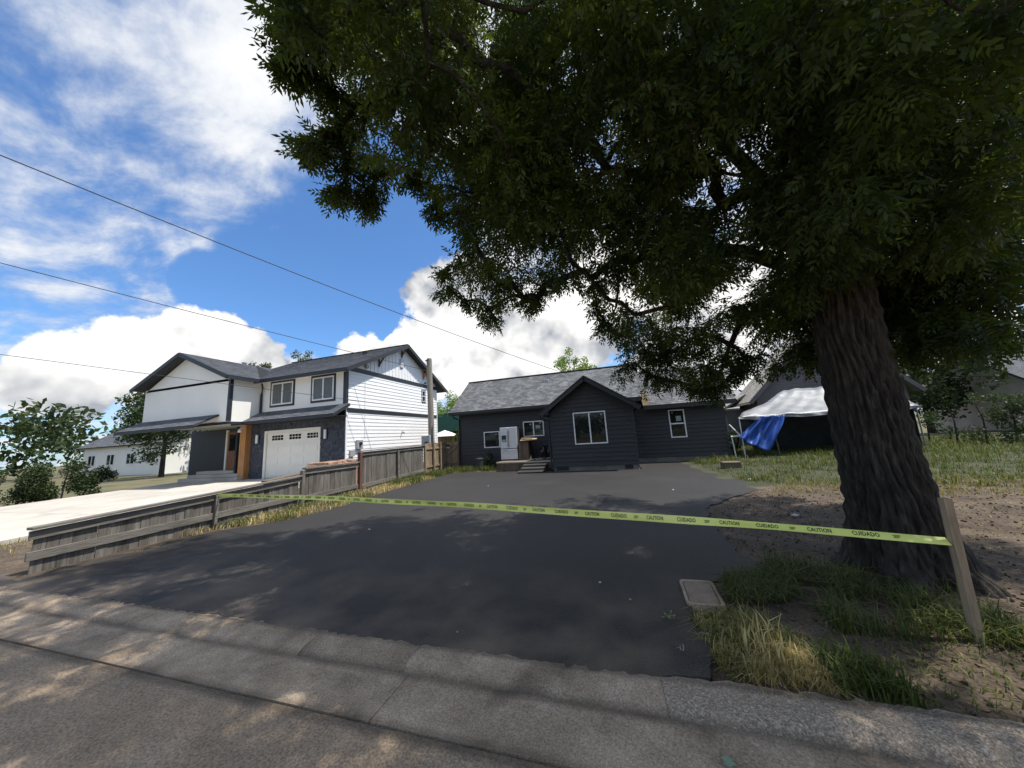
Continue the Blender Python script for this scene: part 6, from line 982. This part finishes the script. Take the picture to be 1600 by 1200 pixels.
# foliage: compound leaves, drooping, on every clump
cen = CL[:, :3]; cr_ = CL[:, 3]; per = np.clip((cr_ / .42) ** 2 * 96, 13, 135).astype(int)
idx = np.repeat(np.arange(len(CL)), per); n = len(idx)
d = rg.normal(size=(n, 3)); d /= np.linalg.norm(d, axis=1, keepdims=True); d[:, 2] = d[:, 2] * .8
base = cen[idx] + d * (cr_[idx] * rg.random(n) ** .5 * .85)[:, None]
ax = d * .8 + rg.normal(0, .35, (n, 3)); ax[:, 2] -= .75; ax /= np.linalg.norm(ax, axis=1, keepdims=True)
side = np.cross(ax, rg.normal(0, .5, (n, 3)) + np.array((0, 0, 1.0))); side /= np.linalg.norm(side, axis=1, keepdims=True); nr_ = np.cross(ax, side)
Lf = rg.uniform(.13, .22, n); ctint = rg.random(len(CL)); V = []; T_ = []
pairs = [(.0, 1), (.0, -1), (.3, 1), (.3, -1), (.58, 1), (.58, -1), (.82, 1), (.82, -1), (1.0, 0)]
for (t, sg) in pairs:
    p0 = base + ax * (Lf * t)[:, None]
    ld = ax * (.75 if sg else 1) + side * (sg * .75) - nr_ * .12 + rg.normal(0, .16, (n, 3)); ld[:, 2] -= .25; ld /= np.linalg.norm(ld, axis=1, keepdims=True)
    ll = (rg.uniform(.042, .092, n))[:, None]; wv = np.cross(ld, nr_ + rg.normal(0, .3, (n, 3))); wv /= np.linalg.norm(wv, axis=1, keepdims=True); wd = ll * rg.uniform(.14, .20, (n, 1))
    V.append(np.stack([p0, p0 + ld * ll * .45 + wv * wd, p0 + ld * ll, p0 + ld * ll * .45 - wv * wd], 1)); T_.append(np.clip(ctint[idx] * .55 + rg.random(n) * .5, 0, 1))
V = np.concatenate(V).reshape(-1, 3); T_ = np.repeat(np.concatenate(T_), 4)
np_mesh('crown', V, np.arange(len(V)).reshape(-1, 4), m_crown, TR, T_, 'stuff')
print('leaflets', len(V) // 4)

# ------------------------------------------------------------------ grasses
def blades(name, label, P, h, wdt, mat, rg, lean=.45, tint=(0, 1), dirn=None, cat='grass', sw=1.0):
    n = len(P); a = rg.uniform(0, 6.283, n); l = rg.uniform(.1, 1, n) * lean; H_ = h if isinstance(h, np.ndarray) else rg.uniform(h[0], h[1], n)
    dx = np.stack([np.cos(a), np.sin(a), np.zeros(n)], -1)
    if dirn is not None: dx = dx * .7 + np.array(dirn) * .6
    sd_ = np.stack([-np.sin(a), np.cos(a), np.zeros(n)], -1); W_ = (rg.uniform(.6, 1.3, n) * wdt)[:, None]; H1_ = H_[:, None]; l = l[:, None]; up = np.array((0, 0, 1.0))
    m1 = P + up * H1_ * .55 + dx * H1_ * l * .28; tip = P + up * H1_ * (1 - .35 * l) + dx * H1_ * l * 1.0
    V = np.stack([P - sd_ * W_, P + sd_ * W_, m1 + sd_ * W_ * .75, m1 - sd_ * W_ * .75, tip + sd_ * W_ * .12, tip - sd_ * W_ * .12], 1).reshape(-1, 3)
    b0 = np.arange(n)[:, None] * 6; F = np.concatenate([b0 + np.array([0, 1, 2, 3]), b0 + np.array([3, 2, 4, 5])]); t = np.repeat(rg.uniform(tint[0], tint[1], n), 6)
    o = np_mesh(name, V, F, mat, None, t); tag(o, label, cat, None, 'stuff'); return o
gr = np.random.default_rng(31)
def inpoly(x, y, poly):
    p = np.array(poly); c = np.zeros(len(x), bool); j = len(p) - 1
    for i in range(len(p)):
        q = ((p[i, 1] > y) != (p[j, 1] > y)) & (x < (p[j, 0] - p[i, 0]) * (y - p[i, 1]) / (p[j, 1] - p[i, 1] + 1e-12) + p[i, 0]); c ^= q; j = i
    return c
def scatter(poly, n, clump=0, seed=0, avoid=True):
    p = np.array(poly); out = np.zeros((0, 2))
    while len(out) < n:
        x = gr.uniform(p[:, 0].min(), p[:, 0].max(), n * 2); y = gr.uniform(p[:, 1].min(), p[:, 1].max(), n * 2); k = inpoly(x, y, poly)
        if avoid: k &= ~inpoly(x, y, ASPH)
        if clump:
            f = np.sin(x * 2.3 + seed) * np.sin(y * 2.9 + seed * 2) + .6 * np.sin(x * 6.1 + y * 4.3 + seed) + .4 * np.sin(x * 13 - y * 9); k &= f > gr.uniform(-1.6, 1.6, len(x)) * (1 / clump) - .1
        out = np.vstack([out, np.stack([x[k], y[k]], -1)])
    return out[:n]
z3 = lambda q, z: np.column_stack([q, np.full(len(q), z) if not callable(z) else z(q[:, 0], q[:, 1])])
VERGE = [(-8.55, 4.6), (-7.9, 5.0), (-7.2, 6.0), (-7.05, 7.2), (-7.4, 9.6), (-7.6, 14.3), (-6.7, 15.5), (-5.6, 15.2), (-5.6, 16.9), (-8.2, 16.9), (-9.0, 14.4), (-8.75, 9.9)]
q = scatter(VERGE, 9000, 1.0, 1); q = q[q[:, 1] < 13.2]; blades('straw_grass', 'dry straw coloured grass on the verge between fence and asphalt', z3(q, -.01), (.04, .19), .006, m_straw, gr, .9, (.1, 1))
q = scatter(VERGE, 7500, 1.2, 4); q = q[q[:, 1] > 11]; blades('weeds', 'fresh green weeds at the gate and the house corner', z3(q, -.01), (.06, .34), .008, m_grass, gr, .7, (.2, .85), cat='weeds')
q = scatter([(-9.0, 4.8), (-7.0, 6.0), (-7.2, 9.0), (-8.8, 9.5)], 2200, 2.0, 9); blades('green_tufts', 'scattered green tufts in the dry verge by the low fence', z3(q, -.01), (.05, .22), .006, m_grass, gr, .7, (0, .7))
LAWN = [(3.3, 10.4), (4.2, 9.6), (9, 8.3), (16, 8.5), (18, 24), (5.0, 24), (5.0, 16.9), (3.0, 16.9), (3.1, 15.6), (3.25, 12.6)]
q = scatter(LAWN, 46000, 1.2, 2); hh_ = gr.uniform(.04, .19, len(q)) * (1 + .55 * np.clip((q[:, 1] - 12) / 4, 0, 1)) * np.clip(.75 + .55 * np.sin(q[:, 0] * 1.7 + 1) * np.sin(q[:, 1] * 1.3) + .35 * np.sin(q[:, 0] * 4.1 + q[:, 1] * 3.3) + .3 * np.sin(q[:, 0] * 9.7) * np.sin(q[:, 1] * 8.1), .22, 1.8); blades('long_grass', 'unmown green grass on the lawn before the pale shelter', z3(q, soil_z), hh_, .007, m_grass, gr, 1.2, (.05, 1))
PATCH = [(1.5, 4.9), (1.45, 6.4), (1.7, 7.4), (2.4, 8.3), (3.4, 9.4), (4.2, 9.9), (12, 9), (12, 3.2), (2.6, 3.2)]
q = scatter(PATCH, 3600, 2.2, 6); blades('dry_wisps', 'short dry wisps on the bare earth right of the asphalt', z3(q, soil_z), (.015, .06), .004, m_straw, gr, 1.6, (0, .8))
q = scatter([(3.2, 8.8), (12, 6.5), (12, 10), (4.0, 10.6)], 4200, 1.4, 7); blades('thin_grass', 'thin brownish grass where the earth meets the lawn', z3(q, soil_z), (.03, .13), .006, m_straw, gr, .9, (0, .55))
# front right tuft beside the meter lid
q = scatter([(.86, 3.62), (1.35, 3.75), (1.75, 4.3), (1.5, 4.45), (.95, 4.22)], 2600, 0, 0); hh_ = gr.uniform(.05, .20, len(q)); blades('green_grass', 'lush green grass clump right behind the water meter lid', z3(q, soil_z), hh_, .0035, m_grass, gr, 1.7, (.1, .9))
q = scatter([(1.5, 3.3), (2.6, 3.3), (2.8, 4.2), (1.5, 4.7)], 2600, 1.5, 3); blades('green_grass', 'green grass around the foot of the street tree', z3(q, soil_z), (.04, .26), .004, m_grass, gr, 1.6, (.1, .95))
q = scatter([(.44, 3.46), (.66, 3.40), (.95, 3.56), (1.2, 3.2), (1.0, 2.70), (.58, 2.60), (.50, 2.9), (.46, 3.1)], 2900, 0, 0); hh_ = gr.uniform(.02, .17, len(q)) * (.55 + .6 * gr.random(len(q)) ** 2 + .35 * np.sin(q[:, 0] * 19) * np.sin(q[:, 1] * 17)); blades('tuft_grass', 'mixed straw and green grass tuft spilling toward the kerb', z3(q, soil_z), hh_, .0028, m_tuft, gr, 2.2, (.05, .95), dirn=(-.35, -.3, 0))
q = scatter([(.66, 2.64), (1.12, 2.60), (1.1, 2.95), (.85, 3.05)], 900, 0, 0); hh_ = gr.uniform(.05, .16, len(q)); blades('straw_tuft', 'bleached orange straw tuft leaning over the kerb', z3(q, soil_z), hh_, .0028, m_tuft, gr, 2.4, (.5, 1), dirn=(.2, -.3, 0))
q = scatter([(.70, 2.75), (1.0, 2.7), (1.05, 3.1), (.8, 3.2)], 46, 0, 0); blades('seed_stalks', 'pale broad grass blades standing above the straw tuft', z3(q, soil_z), (.14, .24), .007, m_tuft, gr, .8, (.85, 1))
q = scatter([(1.08, 2.58), (1.5, 2.58), (1.5, 2.95), (1.15, 2.95)], 420, 0, 0); blades('kerb_weeds', 'green weeds at the kerb at the right edge', z3(q, soil_z), (.06, .2), .006, m_grass, gr, 1.0, (.1, .75), cat='weeds')
q = scatter([(-22, 2.65), (-10.8, 2.65), (-9.2, 4), (-9.2, 9), (-12.5, 12), (-12.6, 2.7)], 5000, 1.4, 5); blades('side_yard_grass', 'thin grass in the side yard beyond the low fence', z3(q, -.03), (.04, .15), .008, m_straw, gr, .8, (0, .8))

# ------------------------------------------------------------------ small things on the ground
q = scatter([(.55, 2.62), (2.6, 2.6), (2.9, 3.5), (1.6, 3.6), (.6, 3.5)], 1500, 1.2, 8); blades('short_weeds', 'short scattered weeds on the bare earth along the kerb', z3(q, soil_z), (.012, .07), .004, m_grass, gr, 1.8, (.2, 1), cat='weeds')
def bits(name, lab, cat, poly, n, r0, r1, mat, flat_):
    q = scatter(poly, n, 0, 0); z = soil_z(q[:, 0], q[:, 1]); r = gr.uniform(r0, r1, n) * gr.random(n) ** .5; a = gr.uniform(0, 6.28, n); P = np.column_stack([q, z + r * flat_ * .6])
    ex = np.stack([np.cos(a), np.sin(a), gr.normal(0, .2, n)], -1) * r[:, None]; ey = np.stack([-np.sin(a), np.cos(a), gr.normal(0, .2, n)], -1) * (r * gr.uniform(.45, .9, n))[:, None]; ez = np.array((0, 0, 1.0)) * (r * flat_)[:, None]
    V = np.stack([P + ex, P + ey, P - ex, P - ey, P + ez, P - ez], 1).reshape(-1, 3); b0 = np.arange(n)[:, None] * 6
    F = np.concatenate([b0 + np.array(t) for t in ((0, 1, 4), (1, 2, 4), (2, 3, 4), (3, 0, 4), (1, 0, 5), (2, 1, 5), (3, 2, 5), (0, 3, 5))]); o = np_mesh(name, V, F, mat, kind='stuff'); tag(o, lab, cat)
bits('pebbles', 'small pebbles and clods scattered over the bare earth by the asphalt', 'pebbles', [(.5, 2.6), (5, 2.6), (7, 9.5), (3.4, 9.6), (1.4, 7), (1.3, 4.6), (.6, 3.6)], 2600, .006, .03, m_soil, .7)
bits('dead_leaves', 'brown dead leaves strewn on the earth and lawn edge', 'dead leaves', [(.5, 2.6), (5, 2.6), (8, 10), (3.4, 10), (1.4, 7), (1.3, 4.6), (.6, 3.6)], 1300, .015, .05, m_debris, .15)
MT = thing('water_meter_lid', 'rounded concrete water meter lid in its frame at the asphalt edge', 'meter lid', (.66, 3.76, 0))
def rrect(x0, x1, y0, y1, r, z, n=5, sh=.04):
    o = []
    for cx, cy, a0 in ((x1 - r, y1 - r, 0), (x0 + r, y1 - r, 90), (x0 + r, y0 + r, 180), (x1 - r, y0 + r, 270)):
        for i in range(n + 1): a = math.radians(a0 + 90 * i / n); x = cx + r * math.cos(a); y = cy + r * math.sin(a); o.append((x - sh * (y1 - y) * .6 / (y1 - y0), y, z))
    return o
a = rrect(.51, .82, 3.50, 4.02, .05, .022); b_ = rrect(.535, .795, 3.53, 3.99, .035, .022); s = MB(); n = len(a)
for i in range(n):
    j = (i + 1) % n; s.face([a[i], a[j], b_[j], b_[i]]); s.face([a[i], a[j], (a[j][0], a[j][1], -.05), (a[i][0], a[i][1], -.05)]); s.face([b_[i], b_[j], (b_[j][0], b_[j][1], -.02), (b_[i][0], b_[i][1], -.02)])
s.build('frame', m_curb, MT)
s = MB(); s.prism(rrect(.543, .787, 3.538, 3.982, .03, .012), (0, 0, -.04)); s.build('lid', M('meter_lid', [(.22, .165, .115), (.31, .24, .175)], scale=6, rough=.95, fine=.2, bump=.4), MT)
LF = [(0, -.5), (.06, -.18), (.3, -.28), (.18, -.05), (.42, .05), (.18, .12), (.22, .38), (.05, .25), (0, .55), (-.08, .26), (-.26, .34), (-.17, .1), (-.4, .0), (-.18, -.08), (-.25, -.3), (-.05, -.18)]
s = MB(); s.prism([(.375 + .085 * (x * .9 - y * .3), 2.045 + .085 * (x * .35 + y * .95), -.016 + .008 * math.sin(x * 7 + y * 5)) for x, y in LF], (0, 0, -.003)); o = s.build('fallen_leaf', m_bluegreen); tag(o, 'single lobed bluish green leaf lying on the street near the kerb', 'leaf')
def sprig(name, lab, cat, x, y, mat, n, size, seed):
    r = random.Random(seed); s = MB(); p = Vector((x, y, .008))
    for i in range(n):
        a = r.uniform(0, 6.28); q = p + Vector((math.cos(a), math.sin(a), r.uniform(.1, .4))) * size * r.uniform(.5, 1); m_ = (p + q) / 2 + Vector((r.uniform(-.2, .2), r.uniform(-.2, .2), .3)) * size * .4
        s.tube([p, m_, q], [.0022, .002, .0012], 4)
        if 'green' in lab:
            d_ = (q - p).normalized(); k = Vector((-d_.y, d_.x, 0)) * .007; s.face([q, q + d_ * .01 + k, q + d_ * .03, q + d_ * .01 - k])
        if i % 3 == 2: p = p.lerp(q, .4); p.z = .008
    o = s.build(name, mat, fix=False); tag(o, lab, cat)
sprig('green_sprig', 'small green sprig dropped on the black asphalt left of the tuft', 'sprig', .30, 3.28, flat('sprig_green', (.22, .28, .08)), 9, .06, 2)
sprig('dry_twig', 'pale curled twig on the asphalt touching the straw tuft', 'twig', .52, 3.08, flat('twig_pale', (.42, .38, .30)), 6, .07, 5)
sprig('dry_twig', 'thin grey twig lying on asphalt just behind the kerb', 'twig', .33, 2.83, flat('twig_grey', (.30, .27, .23)), 4, .08, 8)
def litter_bit(lab, x, y, r, sd):
    q = random.Random(sd); s = MB(); n = 7; top = []
    for i in range(n): a = 6.283 * i / n; k = r * q.uniform(.6, 1.2); top.append((x + k * math.cos(a), y + k * .7 * math.sin(a), .006 + q.uniform(0, .5) * r))
    c = (x, y, .006 + r * .7); cb = (x, y, -.005)
    for i in range(n): s.face([top[i], top[(i + 1) % n], c]); s.face([top[(i + 1) % n], top[i], cb])
    nm = 'stone' if 'stone' in lab else ('dry_leaf' if 'leaf' in lab else 'paper_scrap'); o = s.build(nm, m_litter); tag(o, lab, nm.replace('_', ' '))
litter_bit('white scrap lying on the far asphalt left of centre', -4.15, 10.54, 0.035, 0)
litter_bit('white scrap lying on the far asphalt right of centre', 1.34, 9.45, 0.030, 1)
litter_bit('pale stone on bare earth near the right edge', 2.78, 6.83, 0.060, 2)
litter_bit('pale stone at the lawn edge beyond the asphalt tip', 3.56, 10.95, 0.070, 3)
litter_bit('pale dry leaf on the asphalt below the tape', -4.63, 5.47, 0.030, 4)
litter_bit('small pale leaf scrap on the mid asphalt', -0.29, 3.85, 0.016, 5)
litter_bit('tiny pale scrap near the middle of the asphalt', 0.00, 3.53, 0.012, 6)
litter_bit('white speck on asphalt near the kerb joint', -1.42, 2.74, 0.010, 7)
litter_bit('crumpled white rubbish on the verge by the tall fence', -9.93, 15.41, 0.160, 8)
